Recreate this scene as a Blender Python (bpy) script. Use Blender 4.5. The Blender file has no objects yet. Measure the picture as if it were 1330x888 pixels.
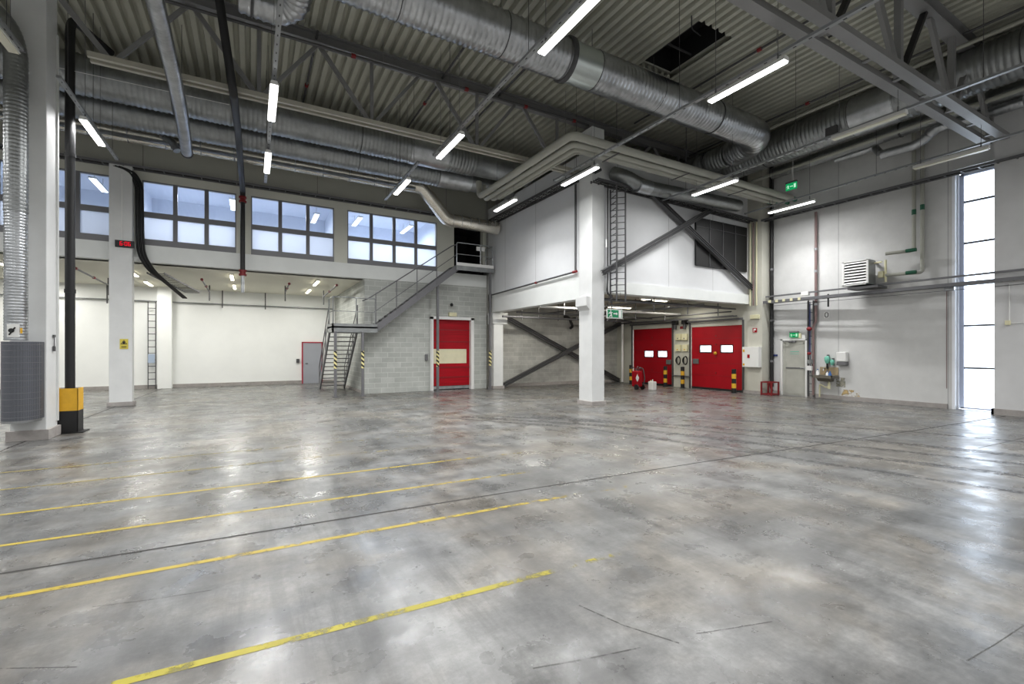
import bpy, bmesh, math, random
from mathutils import Vector, Matrix
random.seed(7)
PI = math.pi
C = bpy.context.scene.collection
# ------------------------------------------------------------------ survey helpers
# World: camera above the origin, X along the office front, Y into the hall, Z up (metres).
TH = math.radians(29.8); SN = math.sin(TH); CS = math.cos(TH); FP = 591.0; EYE = 1.75
def ray(px, py):
    r = (px - 665.0) / FP; u = -(py - 454.0) / FP
    return CS * r + SN, -SN * r + CS, u
def onY(px, py, Y):            # measured point lying on the wall plane y = Y
    x, y, u = ray(px, py); t = Y / y; return Vector((x * t, Y, EYE + u * t))
def onX(px, py, X):
    x, y, u = ray(px, py); t = X / x; return Vector((X, y * t, EYE + u * t))
def onZ(px, py, Z=0.0):
    x, y, u = ray(px, py); t = (Z - EYE) / u; return Vector((x * t, y * t, Z))
# ------------------------------------------------------------------ mesh builder
class MB:
    def __init__(s): s.v = []; s.f = []; s.sm = []; s.g = []
    def add(s, vs, fs, smooth=False):
        n = len(s.v); s.g.append((n, len(s.f))); s.v += [tuple(v) for v in vs]
        for f in fs: s.f.append(tuple(i + n for i in f)); s.sm.append(smooth)
        return s
    def box(s, x0, x1, y0, y1, z0, z1):
        x0, x1 = min(x0, x1), max(x0, x1); y0, y1 = min(y0, y1), max(y0, y1); z0, z1 = min(z0, z1), max(z0, z1)
        vs = [(x, y, z) for z in (z0, z1) for y in (y0, y1) for x in (x0, x1)]
        return s.add(vs, [(0, 2, 3, 1), (4, 5, 7, 6), (0, 1, 5, 4), (2, 6, 7, 3), (0, 4, 6, 2), (1, 3, 7, 5)])
    def bar(s, a, b, w, h, up=(0, 0, 1)):          # rectangular bar from a to b
        a = Vector(a); b = Vector(b); d = (b - a).normalized(); up = Vector(up)
        if abs(d.dot(up)) > .98: up = Vector((0, 1, 0)) if abs(d.y) < .9 else Vector((1, 0, 0))
        sx = d.cross(up).normalized(); sz = sx.cross(d).normalized()
        vs = []
        for p in (a, b):
            for i, j in ((-1, -1), (1, -1), (1, 1), (-1, 1)): vs.append(p + sx * (i * w / 2) + sz * (j * h / 2))
        return s.add(vs, [(0, 1, 2, 3), (7, 6, 5, 4), (0, 4, 5, 1), (1, 5, 6, 2), (2, 6, 7, 3), (3, 7, 4, 0)])
    def ibeam(s, a, b, w, h, t=.02, up=(0, 0, 1)):
        a = Vector(a); b = Vector(b); d = (b - a).normalized(); upv = Vector(up)
        sx = d.cross(upv).normalized(); sz = sx.cross(d).normalized(); o = sz * (h / 2 - t / 2)
        s.bar(a + o, b + o, w, t, up); s.bar(a - o, b - o, w, t, up); s.bar(a, b, t, h - 2 * t, up); return s
    def sweep(s, pts, radii, seg=12, caps=True, smooth=True):
        pts = [Vector(p) for p in pts]; n = len(pts)
        if not hasattr(radii, '__len__'): radii = [radii] * n
        tang = []
        for i in range(n):
            d = (pts[min(i + 1, n - 1)] - pts[max(i - 1, 0)])
            if d.length < 1e-9: d = tang[-1] if tang else Vector((0, 0, 1))
            tang.append(d.normalized())
        ref = Vector((0, 0, 1)) if abs(tang[0].z) < .9 else Vector((1, 0, 0))
        u = tang[0].cross(ref).normalized(); vs = []
        for i in range(n):
            u = (u - tang[i] * u.dot(tang[i])).normalized(); w = tang[i].cross(u)
            for k in range(seg):
                a = 2 * PI * k / seg; vs.append(pts[i] + (u * math.cos(a) + w * math.sin(a)) * radii[i])
        fs = []
        for i in range(n - 1):
            for k in range(seg):
                k2 = (k + 1) % seg; fs.append((i * seg + k, i * seg + k2, (i + 1) * seg + k2, (i + 1) * seg + k))
        s.add(vs, fs, smooth)
        if caps:
            m = len(s.v); s.v += [tuple(v) for v in vs[:seg]] + [tuple(v) for v in vs[-seg:]]      # own vertices keep the rims crisp
            s.f.append(tuple(m + k for k in reversed(range(seg)))); s.sm.append(False)
            s.f.append(tuple(m + seg + k for k in range(seg))); s.sm.append(False)
        return s
    def tube(s, pts, r, seg=10, bend=0, caps=True): return s.sweep(fillet(pts, bend) if bend else pts, r, seg, caps)
    def cyl(s, a, b, r, seg=16, r2=None): return s.sweep([a, b], [r, r if r2 is None else r2], seg)
    def ball(s, c, r, seg=10, sz=1.0):
        c = Vector(c); pts = []; rr = []
        for i in range(seg + 1):
            a = PI * i / seg; pts.append(c + Vector((0, 0, -math.cos(a) * r * sz))); rr.append(max(1e-4, math.sin(a) * r))
        return s.sweep(pts, rr, seg * 2, False)
    def prism(s, poly, fn, d0, d1):                # poly in 2-D, fn(u, v, d) -> point
        n = len(poly); vs = [fn(u, v, d) for d in (d0, d1) for u, v in poly]
        fs = [tuple(reversed(range(n))), tuple(range(n, 2 * n))] + [(i, (i + 1) % n, n + (i + 1) % n, n + i) for i in range(n)]
        return s.add(vs, fs)
    def build(s, name, m, parent=None, bevel=0, auto=True):
        me = bpy.data.meshes.new(name)
        off = Vector((0, 0, 0)); p = parent
        while p is not None: off += p.location; p = p.parent
        me.from_pydata([Vector(v) - off for v in s.v], [], s.f); me.update()
        me.polygons.foreach_set('use_smooth', s.sm)
        bm = bmesh.new(); bm.from_mesh(me); bmesh.ops.recalc_face_normals(bm, faces=bm.faces); bm.to_mesh(me); bm.free()
        me.materials.append(m); o = bpy.data.objects.new(name, me); C.objects.link(o)
        if parent: o.parent = parent
        if bevel:
            b = o.modifiers.new('bevel', 'BEVEL'); b.width = bevel; b.segments = 2; b.limit_method = 'ANGLE'
        return o
def each(mb, name, m, parent, per=1):          # every piece of the builder becomes a part of its own
    st = mb.g[::per] + [(len(mb.v), len(mb.f))]; out = []
    for (v0, f0), (v1, f1) in zip(st, st[1:]):
        q = MB(); q.v = mb.v[v0:v1]; q.f = [tuple(i - v0 for i in f) for f in mb.f[f0:f1]]; q.sm = mb.sm[f0:f1]; out.append(q.build(name, m, parent))
    return out
def fillet(pts, r, n=7):
    pts = [Vector(p) for p in pts]; out = [pts[0]]
    for i in range(1, len(pts) - 1):
        a = (pts[i - 1] - pts[i]); b = (pts[i + 1] - pts[i]); rr = min(r, a.length * .49, b.length * .49)
        p0 = pts[i] + a.normalized() * rr; p1 = pts[i] + b.normalized() * rr
        for k in range(n + 1):
            t = k / n; out.append(p0 * (1 - t) ** 2 + pts[i] * 2 * t * (1 - t) + p1 * t * t)
    out.append(pts[-1]); return out
def resample(pts, step):
    out = [pts[0]]
    for a, b in zip(pts, pts[1:]):
        L = (b - a).length; n = max(1, int(L / step))
        for k in range(1, n + 1): out.append(a.lerp(b, k / n))
    return out
def duct_mb(pts, r, pitch=.12, ridge=.024, bend=0, seg=28):
    p = fillet(pts, bend) if bend else [Vector(q) for q in pts]
    q = resample(p, pitch / 3.0); rad = [r + (ridge if i % 3 == 1 else 0) for i in range(len(q))]
    return MB().sweep(q, rad, seg)
def thing(name, label, cat, loc=(0, 0, 0), group=None):
    o = bpy.data.objects.new(name, None); o.empty_display_size = .1; C.objects.link(o); o.location = loc
    return tag(o, label, cat, group)
def tag(o, label, cat=None, group=None, kind=None):
    o['label'] = label
    if cat: o['category'] = cat
    if group: o['group'] = group
    if kind: o['kind'] = kind
    return o
def struct(o, label=None):
    o['kind'] = 'structure'
    if label: o['label'] = label
    return o
def dup(root, loc, label, group=None):
    r = root.copy(); C.objects.link(r); r.location = loc; r['label'] = label
    if group: r['group'] = group
    for ch in list(root.children):
        c = ch.copy(); C.objects.link(c); c.parent = r
        for g in ch.children:
            d = g.copy(); C.objects.link(d); d.parent = c
    return r
# ------------------------------------------------------------------ materials
def lin(c): return tuple(((x / 12.92) if x <= .04045 else ((x + .055) / 1.055) ** 2.4) for x in c)
def M(name, col, rough=.5, metal=0.0, var=0.0, vscale=2.0, bump=0.0, bscale=40.0, spec=.5, stretch=(1, 1, 1), emit=None, es=0.0, coat=0.0):
    m = bpy.data.materials.new(name); m.use_nodes = True; nt = m.node_tree; b = nt.nodes['Principled BSDF']
    c = lin(col) + (1,)
    b.inputs['Base Color'].default_value = c; b.inputs['Roughness'].default_value = rough; b.inputs['Metallic'].default_value = metal
    b.inputs['Specular IOR Level'].default_value = spec
    if coat: b.inputs['Coat Weight'].default_value = coat
    if emit: b.inputs['Emission Color'].default_value = lin(emit) + (1,); b.inputs['Emission Strength'].default_value = es
    if var or bump:
        tc = nt.nodes.new('ShaderNodeNewGeometry'); mp = nt.nodes.new('ShaderNodeMapping'); mp.inputs['Scale'].default_value = stretch
        nt.links.new(tc.outputs['Position'], mp.inputs['Vector'])
    if var:
        n = nt.nodes.new('ShaderNodeTexNoise'); n.inputs['Scale'].default_value = vscale; n.inputs['Detail'].default_value = 6; n.inputs['Roughness'].default_value = .6
        nt.links.new(mp.outputs['Vector'], n.inputs['Vector'])
        r = nt.nodes.new('ShaderNodeMapRange'); r.inputs[1].default_value = .3; r.inputs[2].default_value = .7; r.inputs[3].default_value = 1 - var; r.inputs[4].default_value = 1 + var * .4
        nt.links.new(n.outputs['Fac'], r.inputs[0])
        mx = nt.nodes.new('ShaderNodeVectorMath'); mx.operation = 'SCALE'; mx.inputs[0].default_value = c[:3]
        nt.links.new(r.outputs[0], mx.inputs['Scale']); nt.links.new(mx.outputs[0], b.inputs['Base Color'])
    if bump:
        n2 = nt.nodes.new('ShaderNodeTexNoise'); n2.inputs['Scale'].default_value = bscale; n2.inputs['Detail'].default_value = 4
        nt.links.new(mp.outputs['Vector'], n2.inputs['Vector'])
        bp = nt.nodes.new('ShaderNodeBump'); bp.inputs['Strength'].default_value = bump; bp.inputs['Distance'].default_value = .01
        nt.links.new(n2.outputs['Fac'], bp.inputs['Height']); nt.links.new(bp.outputs['Normal'], b.inputs['Normal'])
    return m
def plane_coords(nt, zshift=0.0):    # (x + y, z, 0) of the surface: runs along either wall direction
    g = nt.nodes.new('ShaderNodeNewGeometry'); sp = nt.nodes.new('ShaderNodeSeparateXYZ'); nt.links.new(g.outputs['Position'], sp.inputs[0])
    ad = nt.nodes.new('ShaderNodeMath'); ad.operation = 'ADD'; nt.links.new(sp.outputs[0], ad.inputs[0]); nt.links.new(sp.outputs[1], ad.inputs[1])
    az = nt.nodes.new('ShaderNodeMath'); az.operation = 'ADD'; az.inputs[1].default_value = zshift; nt.links.new(sp.outputs[2], az.inputs[0])
    cb = nt.nodes.new('ShaderNodeCombineXYZ'); nt.links.new(ad.outputs[0], cb.inputs[0]); nt.links.new(az.outputs[0], cb.inputs[1])
    return cb.outputs[0], g.outputs['Position']
def brick_mat(name, c1, c2, mortar, bw, bh, ms, offset=.5, rough=.8, grime=.12, bumpd=.004, shift=0.0, spec=.4):
    m = bpy.data.materials.new(name); m.use_nodes = True; nt = m.node_tree; b = nt.nodes['Principled BSDF']
    b.inputs['Roughness'].default_value = rough; b.inputs['Specular IOR Level'].default_value = spec
    vec, pos = plane_coords(nt, shift)
    br = nt.nodes.new('ShaderNodeTexBrick'); br.offset = offset; br.inputs['Scale'].default_value = 1.0
    br.inputs['Color1'].default_value = lin(c1) + (1,); br.inputs['Color2'].default_value = lin(c2) + (1,); br.inputs['Mortar'].default_value = lin(mortar) + (1,)
    br.inputs['Brick Width'].default_value = bw; br.inputs['Row Height'].default_value = bh; br.inputs['Mortar Size'].default_value = ms; br.inputs['Mortar Smooth'].default_value = .3
    nt.links.new(vec, br.inputs['Vector'])
    n = nt.nodes.new('ShaderNodeTexNoise'); n.inputs['Scale'].default_value = 1.3; n.inputs['Detail'].default_value = 8; n.inputs['Roughness'].default_value = .65
    nt.links.new(pos, n.inputs['Vector'])
    r = nt.nodes.new('ShaderNodeMapRange'); r.inputs[1].default_value = .3; r.inputs[2].default_value = .7; r.inputs[3].default_value = 1 - grime; r.inputs[4].default_value = 1 + grime * .5
    nt.links.new(n.outputs['Fac'], r.inputs[0])
    mx = nt.nodes.new('ShaderNodeVectorMath'); mx.operation = 'SCALE'; nt.links.new(br.outputs['Color'], mx.inputs[0]); nt.links.new(r.outputs[0], mx.inputs['Scale'])
    nt.links.new(mx.outputs[0], b.inputs['Base Color'])
    if bumpd:
        bp = nt.nodes.new('ShaderNodeBump'); bp.inputs['Strength'].default_value = .5; bp.inputs['Distance'].default_value = bumpd; bp.invert = True
        nt.links.new(br.outputs['Fac'], bp.inputs['Height']); nt.links.new(bp.outputs['Normal'], b.inputs['Normal'])
    return m
def floor_mat():
    m = bpy.data.materials.new('polished_concrete'); m.use_nodes = True; nt = m.node_tree; b = nt.nodes['Principled BSDF']; L = nt.links.new; N = nt.nodes.new
    g = N('ShaderNodeNewGeometry')
    def noise(scale, detail, rough, st=(1, 1, 1), rot=0, dist=0):
        mp = N('ShaderNodeMapping'); mp.inputs['Scale'].default_value = st; mp.inputs['Rotation'].default_value = (0, 0, rot); L(g.outputs['Position'], mp.inputs['Vector'])
        n = N('ShaderNodeTexNoise'); n.inputs['Scale'].default_value = scale; n.inputs['Detail'].default_value = detail; n.inputs['Roughness'].default_value = rough; n.inputs['Distortion'].default_value = dist
        L(mp.outputs[0], n.inputs['Vector']); return n.outputs['Fac']
    def rng(x, a, c, d, e):
        r = N('ShaderNodeMapRange'); r.interpolation_type = 'SMOOTHERSTEP'; r.inputs[1].default_value = a; r.inputs[2].default_value = c; r.inputs[3].default_value = d; r.inputs[4].default_value = e; L(x, r.inputs[0]); return r.outputs[0]
    def mul(a, c):
        q = N('ShaderNodeMath'); q.operation = 'MULTIPLY'; L(a, q.inputs[0]); L(c, q.inputs[1]); return q.outputs[0]
    big = rng(noise(.35, 4, .55), .32, .68, .82, 1.14)
    mid = rng(noise(1.3, 12, .72), .27, .73, .60, 1.34)
    smear = rng(noise(2.2, 8, .72, (1, .22, 1), -.95), .27, .73, .72, 1.24)
    smear2 = rng(noise(2.0, 8, .72, (.22, 1.1, 1), .18), .27, .73, .76, 1.22)
    fine = rng(noise(22, 6, .8), .3, .7, .84, 1.14)
    t = mul(mul(mul(mul(big, mid), smear), smear2), fine)
    # tyre scuffs: long parallel dark streaks on the right half
    st_n = rng(noise(3.2, 6, .7, (1.6, .10, 1), -1.12), .48, .62, 1, .70); mask = rng(noise(.25, 2, .5), .44, .56, 0, 1)
    mw = N('ShaderNodeMix'); mw.data_type = 'FLOAT'; L(mask, mw.inputs[0]); mw.inputs[2].default_value = 1; L(st_n, mw.inputs[3]); t = mul(t, mw.outputs[0])
    vo = N('ShaderNodeTexVoronoi'); vo.inputs['Scale'].default_value = 2.2; L(g.outputs['Position'], vo.inputs['Vector'])
    t = mul(t, rng(vo.outputs['Distance'], .012, .03, .55, 1))
    warm = rng(noise(.7, 4, .6, dist=.5), .4, .65, 0, 1)
    mc = N('ShaderNodeMix'); mc.data_type = 'RGBA'; L(warm, mc.inputs[0]); mc.inputs[6].default_value = lin((.385, .385, .38)) + (1,); mc.inputs[7].default_value = lin((.395, .38, .355)) + (1,)
    sc = N('ShaderNodeVectorMath'); sc.operation = 'SCALE'; L(mc.outputs[2], sc.inputs[0]); L(t, sc.inputs['Scale']); L(sc.outputs[0], b.inputs['Base Color'])
    rr = rng(noise(1.8, 8, .6), .25, .75, FR0, FR1); L(rr, b.inputs['Roughness'])
    b.inputs['Specular IOR Level'].default_value = .75
    bp = N('ShaderNodeBump'); bp.inputs['Strength'].default_value = .06; bp.inputs['Distance'].default_value = .02; L(noise(5, 4, .6), bp.inputs['Height']); L(bp.outputs[0], b.inputs['Normal'])
    return m
FR0, FR1 = .20, .44
def worn_paint(name, col, cover=.5, scale=5, fade=None, thin=0.0):
    m = M(name, col, .5, 0, .15, 8); nt = m.node_tree; b = nt.nodes['Principled BSDF']; out = nt.nodes['Material Output']
    g = nt.nodes.new('ShaderNodeNewGeometry'); n = nt.nodes.new('ShaderNodeTexNoise'); n.inputs['Scale'].default_value = scale; n.inputs['Detail'].default_value = 9; n.inputs['Roughness'].default_value = .75
    nt.links.new(g.outputs['Position'], n.inputs['Vector'])
    r = nt.nodes.new('ShaderNodeMapRange'); r.inputs[1].default_value = cover - .05; r.inputs[2].default_value = cover + .05; nt.links.new(n.outputs['Fac'], r.inputs[0])
    r.inputs[3].default_value = thin
    if fade:                                   # wears away towards larger X
        sp = nt.nodes.new('ShaderNodeSeparateXYZ'); nt.links.new(g.outputs['Position'], sp.inputs[0]); f = nt.nodes.new('ShaderNodeMapRange'); f.inputs[1].default_value = fade[0]; f.inputs[2].default_value = fade[1]; f.inputs[4].default_value = fade[2]
        nt.links.new(sp.outputs[0], f.inputs[0]); a = nt.nodes.new('ShaderNodeMath'); a.operation = 'ADD'; nt.links.new(n.outputs['Fac'], a.inputs[0]); nt.links.new(f.outputs[0], a.inputs[1]); nt.links.new(a.outputs[0], r.inputs[0])
    t = nt.nodes.new('ShaderNodeBsdfTransparent'); mx = nt.nodes.new('ShaderNodeMixShader'); nt.links.new(r.outputs[0], mx.inputs[0]); nt.links.new(b.outputs[0], mx.inputs[1]); nt.links.new(t.outputs[0], mx.inputs[2]); nt.links.new(mx.outputs[0], out.inputs['Surface'])
    return m
def emission(name, col, strength):
    m = bpy.data.materials.new(name); m.use_nodes = True; nt = m.node_tree; nt.nodes.clear()
    o = nt.nodes.new('ShaderNodeOutputMaterial'); e = nt.nodes.new('ShaderNodeEmission'); e.inputs[0].default_value = lin(col) + (1,); e.inputs[1].default_value = strength
    nt.links.new(e.outputs[0], o.inputs[0]); return m
def glass_mat():
    m = bpy.data.materials.new('clear_glass'); m.use_nodes = True; nt = m.node_tree; nt.nodes.clear()
    o = nt.nodes.new('ShaderNodeOutputMaterial'); t = nt.nodes.new('ShaderNodeBsdfTransparent'); t.inputs[0].default_value = (.93, .96, 1, 1)
    g = nt.nodes.new('ShaderNodeBsdfGlossy'); g.inputs['Roughness'].default_value = .03; f = nt.nodes.new('ShaderNodeFresnel'); mx = nt.nodes.new('ShaderNodeMixShader')
    nt.links.new(f.outputs[0], mx.inputs[0]); nt.links.new(t.outputs[0], mx.inputs[1]); nt.links.new(g.outputs[0], mx.inputs[2]); nt.links.new(mx.outputs[0], o.inputs[0]); return m
def frosted_mat(name='frosted_glass', tint=(.92, .95, 1.0)):
    m = bpy.data.materials.new(name); m.use_nodes = True; nt = m.node_tree; nt.nodes.clear()
    o = nt.nodes.new('ShaderNodeOutputMaterial'); t = nt.nodes.new('ShaderNodeBsdfTranslucent'); t.inputs[0].default_value = tint + (1,)
    d = nt.nodes.new('ShaderNodeBsdfDiffuse'); d.inputs[0].default_value = (.8, .84, .9, 1); mx = nt.nodes.new('ShaderNodeMixShader'); mx.inputs[0].default_value = .22
    nt.links.new(t.outputs[0], mx.inputs[1]); nt.links.new(d.outputs[0], mx.inputs[2]); nt.links.new(mx.outputs[0], o.inputs[0]); return m

m_floor = floor_mat()
m_deck = M('painted_roof_deck', (.68, .68, .63), .55, 0, .10, 1.2)
m_panel = brick_mat('sandwich_panel', (.83, .835, .84), (.82, .825, .83), (.62, .62, .62), 2.4, 30, .012, 0, .55, .05, .003)
m_panelR = brick_mat('concrete_wall_panel', (.80, .80, .79), (.79, .79, .785), (.66, .66, .66), 2.9, 40, .014, 0, .7, .10, .003, .3)
m_office = M('cream_wall', (.80, .80, .755), .7, 0, .05, 1.0)
m_beam = M('painted_concrete_beam', (.87, .88, .87), .6, 0, .06, 1.6)
m_col = M('painted_column', (.83, .835, .83), .55, 0, .07, 2.2, .1, 12)
m_plinth = M('concrete_plinth', (.62, .60, .585), .8, 0, .2, 6)
m_white = M('white_wall', (.92, .925, .915), .7, 0, .05, .8)
m_whitec = M('cream_ceiling', (.88, .87, .81), .7, 0, .03, .6)
m_block = brick_mat('grey_block_wall', (.66, .67, .65), (.71, .72, .70), (.77, .78, .76), .52, .205, .012, .5, .85, .16, .006)
m_block2 = brick_mat('old_block_wall', (.66, .66, .64), (.71, .71, .69), (.75, .75, .73), .52, .205, .010, .5, .9, .28, .006)
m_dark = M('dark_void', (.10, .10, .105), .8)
m_grey = M('grey_steel', (.42, .42, .43), .5, .2, .1, 3)
m_dgrey = M('dark_grey_steel', (.33, .33, .335), .5, .3, .1, 3)
m_truss = M('painted_truss_steel', (.50, .50, .50), .5, .1, .08, 2)
m_chord = M('cream_truss_steel', (.68, .67, .62), .5, .1, .12, 3)
m_truss2 = M('light_truss_steel', (.52, .52, .52), .45, .15, .08, 2)
m_galv = M('galvanised_steel', (.74, .75, .76), .30, .92, .28, 3.5, .12, 14)
m_galv2 = M('dull_galvanised_steel', (.60, .61, .61), .36, .85, .25, 3, .1, 14)
m_foil = M('aluminium_foil_jacket', (.93, .91, .86), .27, .82, .12, 3, .5, 9)
m_insul = M('grey_pipe_jacket', (.64, .64, .60), .55, 0, .07, 2)
m_black = M('black_pipe', (.10, .10, .105), .5, 0, .2, 5)
m_frame = M('grey_window_frame', (.46, .46, .47), .5, .2)
m_red = M('red_door_panel', (.60, .01, .08), .5, 0, .12, 2, .05, 30, spec=.25)
m_redfab = M('red_door_curtain', (.64, .005, .09), .45, 0, .3, 3, 0, 1, spec=.25, stretch=(.2, .2, 6))
m_redpart = M('red_fitting', (.48, .07, .09), .5, 0, .1, 8)
m_brown = M('red_brown_pipe', (.50, .41, .40), .5, 0, .1, 8)
m_yel = M('yellow_paint', (.86, .66, .15), .5, 0, .12, 6)
m_blk = M('black_paint', (.07, .07, .075), .5, 0, .1, 6)
m_whiteP = M('white_enamel', (.88, .88, .87), .4)
m_ivory = M('ivory_plastic', (.84, .82, .68), .5)
m_green = M('green_sign', (.03, .50, .32), .5)
m_gglow = emission('lit_green_sign', (.08, .62, .36), .9)
m_wglow = emission('lit_sign_symbol', (.75, .95, .82), 1.0)
m_tread = M('stair_grating', (.46, .46, .46), .5, .4, .15, 8)
m_teal = M('teal_plastic', (.42, .70, .62), .5)
m_blue = M('blue_plastic', (.12, .36, .62), .45)
m_bluesign = M('blue_sign', (.16, .22, .42), .5)
m_sink = M('dull_stainless', (.52, .50, .46), .35, .8, .15, 6)
m_brush = M('brown_tile', (.62, .55, .43), .6, 0, .15, 8)
m_doorg = M('grey_door_leaf', (.62, .63, .66), .5, 0, .03, 2)
m_doorw = M('weathered_door_leaf', (.68, .68, .645), .5, 0, .14, 2.5)
m_yline = worn_paint('worn_yellow_paint', (.62, .54, .16), .59, 7, (1.5, 4.6, .22))
m_yline2 = worn_paint('faded_yellow_paint', (.52, .47, .24), .55, 7, (-1.5, 3.8, .16))
m_yline3 = worn_paint('broken_yellow_paint', (.58, .54, .15), .55, 2.8, (1.2, 2.8, .12))
m_joint = M('joint_sealant', (.17, .16, .15), .8, 0, .2, 5)
m_glass = glass_mat(); m_frost = frosted_mat()
m_lamp = emission('lit_lamp_diffuser', (1, 1, 1), 9)
m_lampoff = M('unlit_lamp_diffuser', (.86, .85, .78), .4)
m_lampw = emission('warm_lamp_diffuser', (1, .97, .86), 7)
m_led = emission('red_led', (.95, .04, .16), 1.3)
m_redglow = M('dark_red_glass', (.35, .02, .05), .2)
m_clearpl = M('yellowed_clear_vinyl', (.86, .84, .72), .25, 0, .08, 3)

# ------------------------------------------------------------------ room shell
CZ = 9.42                 # underside of the roof deck
FY0 = 18.60               # office front
RX = 17.92                # right wall
XL, YB = -15.0, -9.0
struct(MB().box(XL - .2, RX + .3, YB - .2, 27, -.2, 0).build('floor', m_floor), 'polished grey concrete floor with scuffs and stains')
# corrugated roof deck, ribs run into the hall, with a hatch opening
def deck():
    mb = MB(); p = .245; hx0, hx1, hy0, hy1 = 9.05, 10.30, 7.05, 8.95
    x = XL - .2; i = 0; d = .115
    prof = [(0, 0), (.11, 0), (.14, d), (.215, d), (.245, 0)]
    def strip(xa, za, xb, zb, ya, yb):
        mb.add([(xa, ya, za), (xb, ya, zb), (xb, yb, zb), (xa, yb, za)], [(0, 1, 2, 3)])
    while x < RX + .3:
        inh = hx0 - .01 < x < hx1 - .2
        for (u0, z0), (u1, z1) in zip(prof, prof[1:]):
            for ya, yb in (((YB - .2, hy0), (hy1, FY0 + .6)) if inh else ((YB - .2, FY0 + .6),)):
                strip(x + u0, CZ + z0, x + u1, CZ + z1, ya, yb)
        x += p
    mb.box(XL - .2, hx0, YB - .2, FY0 + .6, CZ + .15, CZ + .2); mb.box(hx1, RX + .3, YB - .2, FY0 + .6, CZ + .15, CZ + .2)
    mb.box(hx0, hx1, YB - .2, hy0, CZ + .15, CZ + .2); mb.box(hx0, hx1, hy1, FY0 + .6, CZ + .15, CZ + .2)
    return mb
struct(deck().build('ceiling', m_deck), 'corrugated metal roof deck')
hb = MB().box(8.95, 9.0, 6.95, 9.05, CZ + .21, 10.3).box(10.35, 10.4, 6.95, 9.05, CZ + .21, 10.3).box(8.95, 10.4, 6.95, 7.0, CZ + .21, 10.3).box(8.95, 10.4, 9.0, 9.05, CZ + .21, 10.3).box(8.95, 10.4, 6.95, 9.05, 10.3, 10.35)
hatch = thing('roof_hatch', 'dark square smoke hatch opening cut through the corrugated roof', 'roof hatch', (9.65, 8.0, CZ))
hb.build('curb', m_dark, hatch); MB().bar((9.0, 8.3, 9.75), (10.35, 8.3, 9.75), .04, .04).bar((9.6, 7.0, 9.9), (9.6, 9.0, 9.9), .05, .05).build('opener_frame', m_dgrey, hatch)
MB().tube([(8.75, 7.0, 9.40), (9.0, 7.2, 9.30), (9.45, 7.3, 9.36)], .015, 6, .1).build('cable', m_black, hatch)

# back wall of the hall: office front with window openings
wb = MB(); Y0, Y1 = FY0, FY0 + .25
WINS = [(-8.9, -3.75, 6), (-3.05, -.46, 3), (-.01, 2.76, 3), (3.25, 6.92, 4)]; WZ0, WZ1 = 5.12, 7.20
edges = [XL] + [e for w in WINS for e in w[:2]] + [7.72]
for a, b in zip(edges[0::2], edges[1::2]): wb.box(a, b, Y0, Y1, WZ0, WZ1)
wb.box(XL, 9.3, Y0, Y1, WZ1, 7.52)
wb.box(9.12, 9.3, Y0, Y1, 5.3, WZ1)
struct(wb.build('wall_back', m_office), 'cream office front above the open bay')
struct(MB().box(XL, RX + .1, Y0 + .03, Y1, 7.52, CZ + .15).build('wall_upper', brick_mat('upper_panel', (.66, .66, .62), (.66, .66, .62), (.45, .45, .43), 2.6, 30, .012, 0, .6, .06, .002)), 'upper wall panels above the office windows')
bf = MB().box(XL, 9.28, Y0 - .04, Y1 + .3, 4.58, WZ0)
struct(bf.build('trim_1', m_beam), 'pale painted concrete beam below the office windows')
# block wall with the roller door and side return
bw = MB().box(3.9, 6.72, Y0 - .02, Y1, 0, 4.58).box(6.72, 8.52, Y0 - .02, Y1, 3.08, 4.58).box(8.52, 9.3, Y0 - .02, Y1, 0, 4.58).box(3.9, 4.12, Y1, 26.0, 0, 4.58)
struct(bw.build('wall_block', m_block), 'grey concrete block wall under the steel stair')
struct(MB().box(XL, 3.9, 26.0, 26.2, 0, 4.8).build('wall_far', m_white), 'white back wall of the low bay')
struct(MB().box(XL, 4.12, Y1, 26.2, 4.58, 4.8).build('ceiling_bay', m_whitec), 'cream ceiling of the low bay')
struct(MB().box(XL, 3.9, 25.94, 26.0, 0, .16).box(3.84, 3.9, 18.62, 26, 0, .1).build('baseboard_far', m_plinth))
struct(MB().box(9.28, 18.2, 19.0, 19.2, 0, CZ + .15).box(9.28, 9.40, 18.6, 19.0, 3.3, CZ + .15).box(RX, RX + .25, 11.4, 19.2, 3.9, CZ + .15).build('wall_dock_upper', brick_mat('grey_upper_panel', (.60, .60, .58), (.60, .60, .58), (.45, .45, .43), 2.6, 30, .012, 0, .6, .06, .002)), 'dark upper wall above and behind the raised room')
struct(MB().box(XL - .2, XL, YB, 26.2, 0, CZ + .15).build('wall_left', m_panel), 'left wall outside the picture')
struct(MB().box(XL, RX + .2, YB - .2, YB, 0, CZ + .15).build('wall_front', m_panel), 'wall behind the viewer')
# right wall with the tall window
WY0, WY1, WZT = 4.28, 5.02, 6.95
wr = MB().box(RX, RX + .55, WY1 + .17, 11.4, 0, CZ + .15).box(RX, RX + .55, WY0, WY1 + .17, WZT + .08, CZ + .15).box(RX, RX + .55, YB, WY0, 0, CZ + .15)
struct(wr.build('wall_right', m_panelR), 'pale concrete panel wall on the right')
struct(MB().box(17.45, RX, YB, 4.2, 0, CZ + .1).build('wall_right_pier', M('pale_pier', (.79, .79, .79), .65, 0, .08, 1.4)), 'projecting pale wall pier right of the tall window')
struct(MB().box(17.40, 17.45, YB, 4.25, 0, .16).box(17.40, RX, 4.2, 4.25, 0, .16).build('baseboard_pier', m_plinth))
struct(MB().box(RX - .04, RX, WY1 + .27, 9.2, 0, .14).box(RX - .04, RX, 10.18, 10.6, 0, .14).build('baseboard_right', m_plinth))
win = MB()
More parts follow.
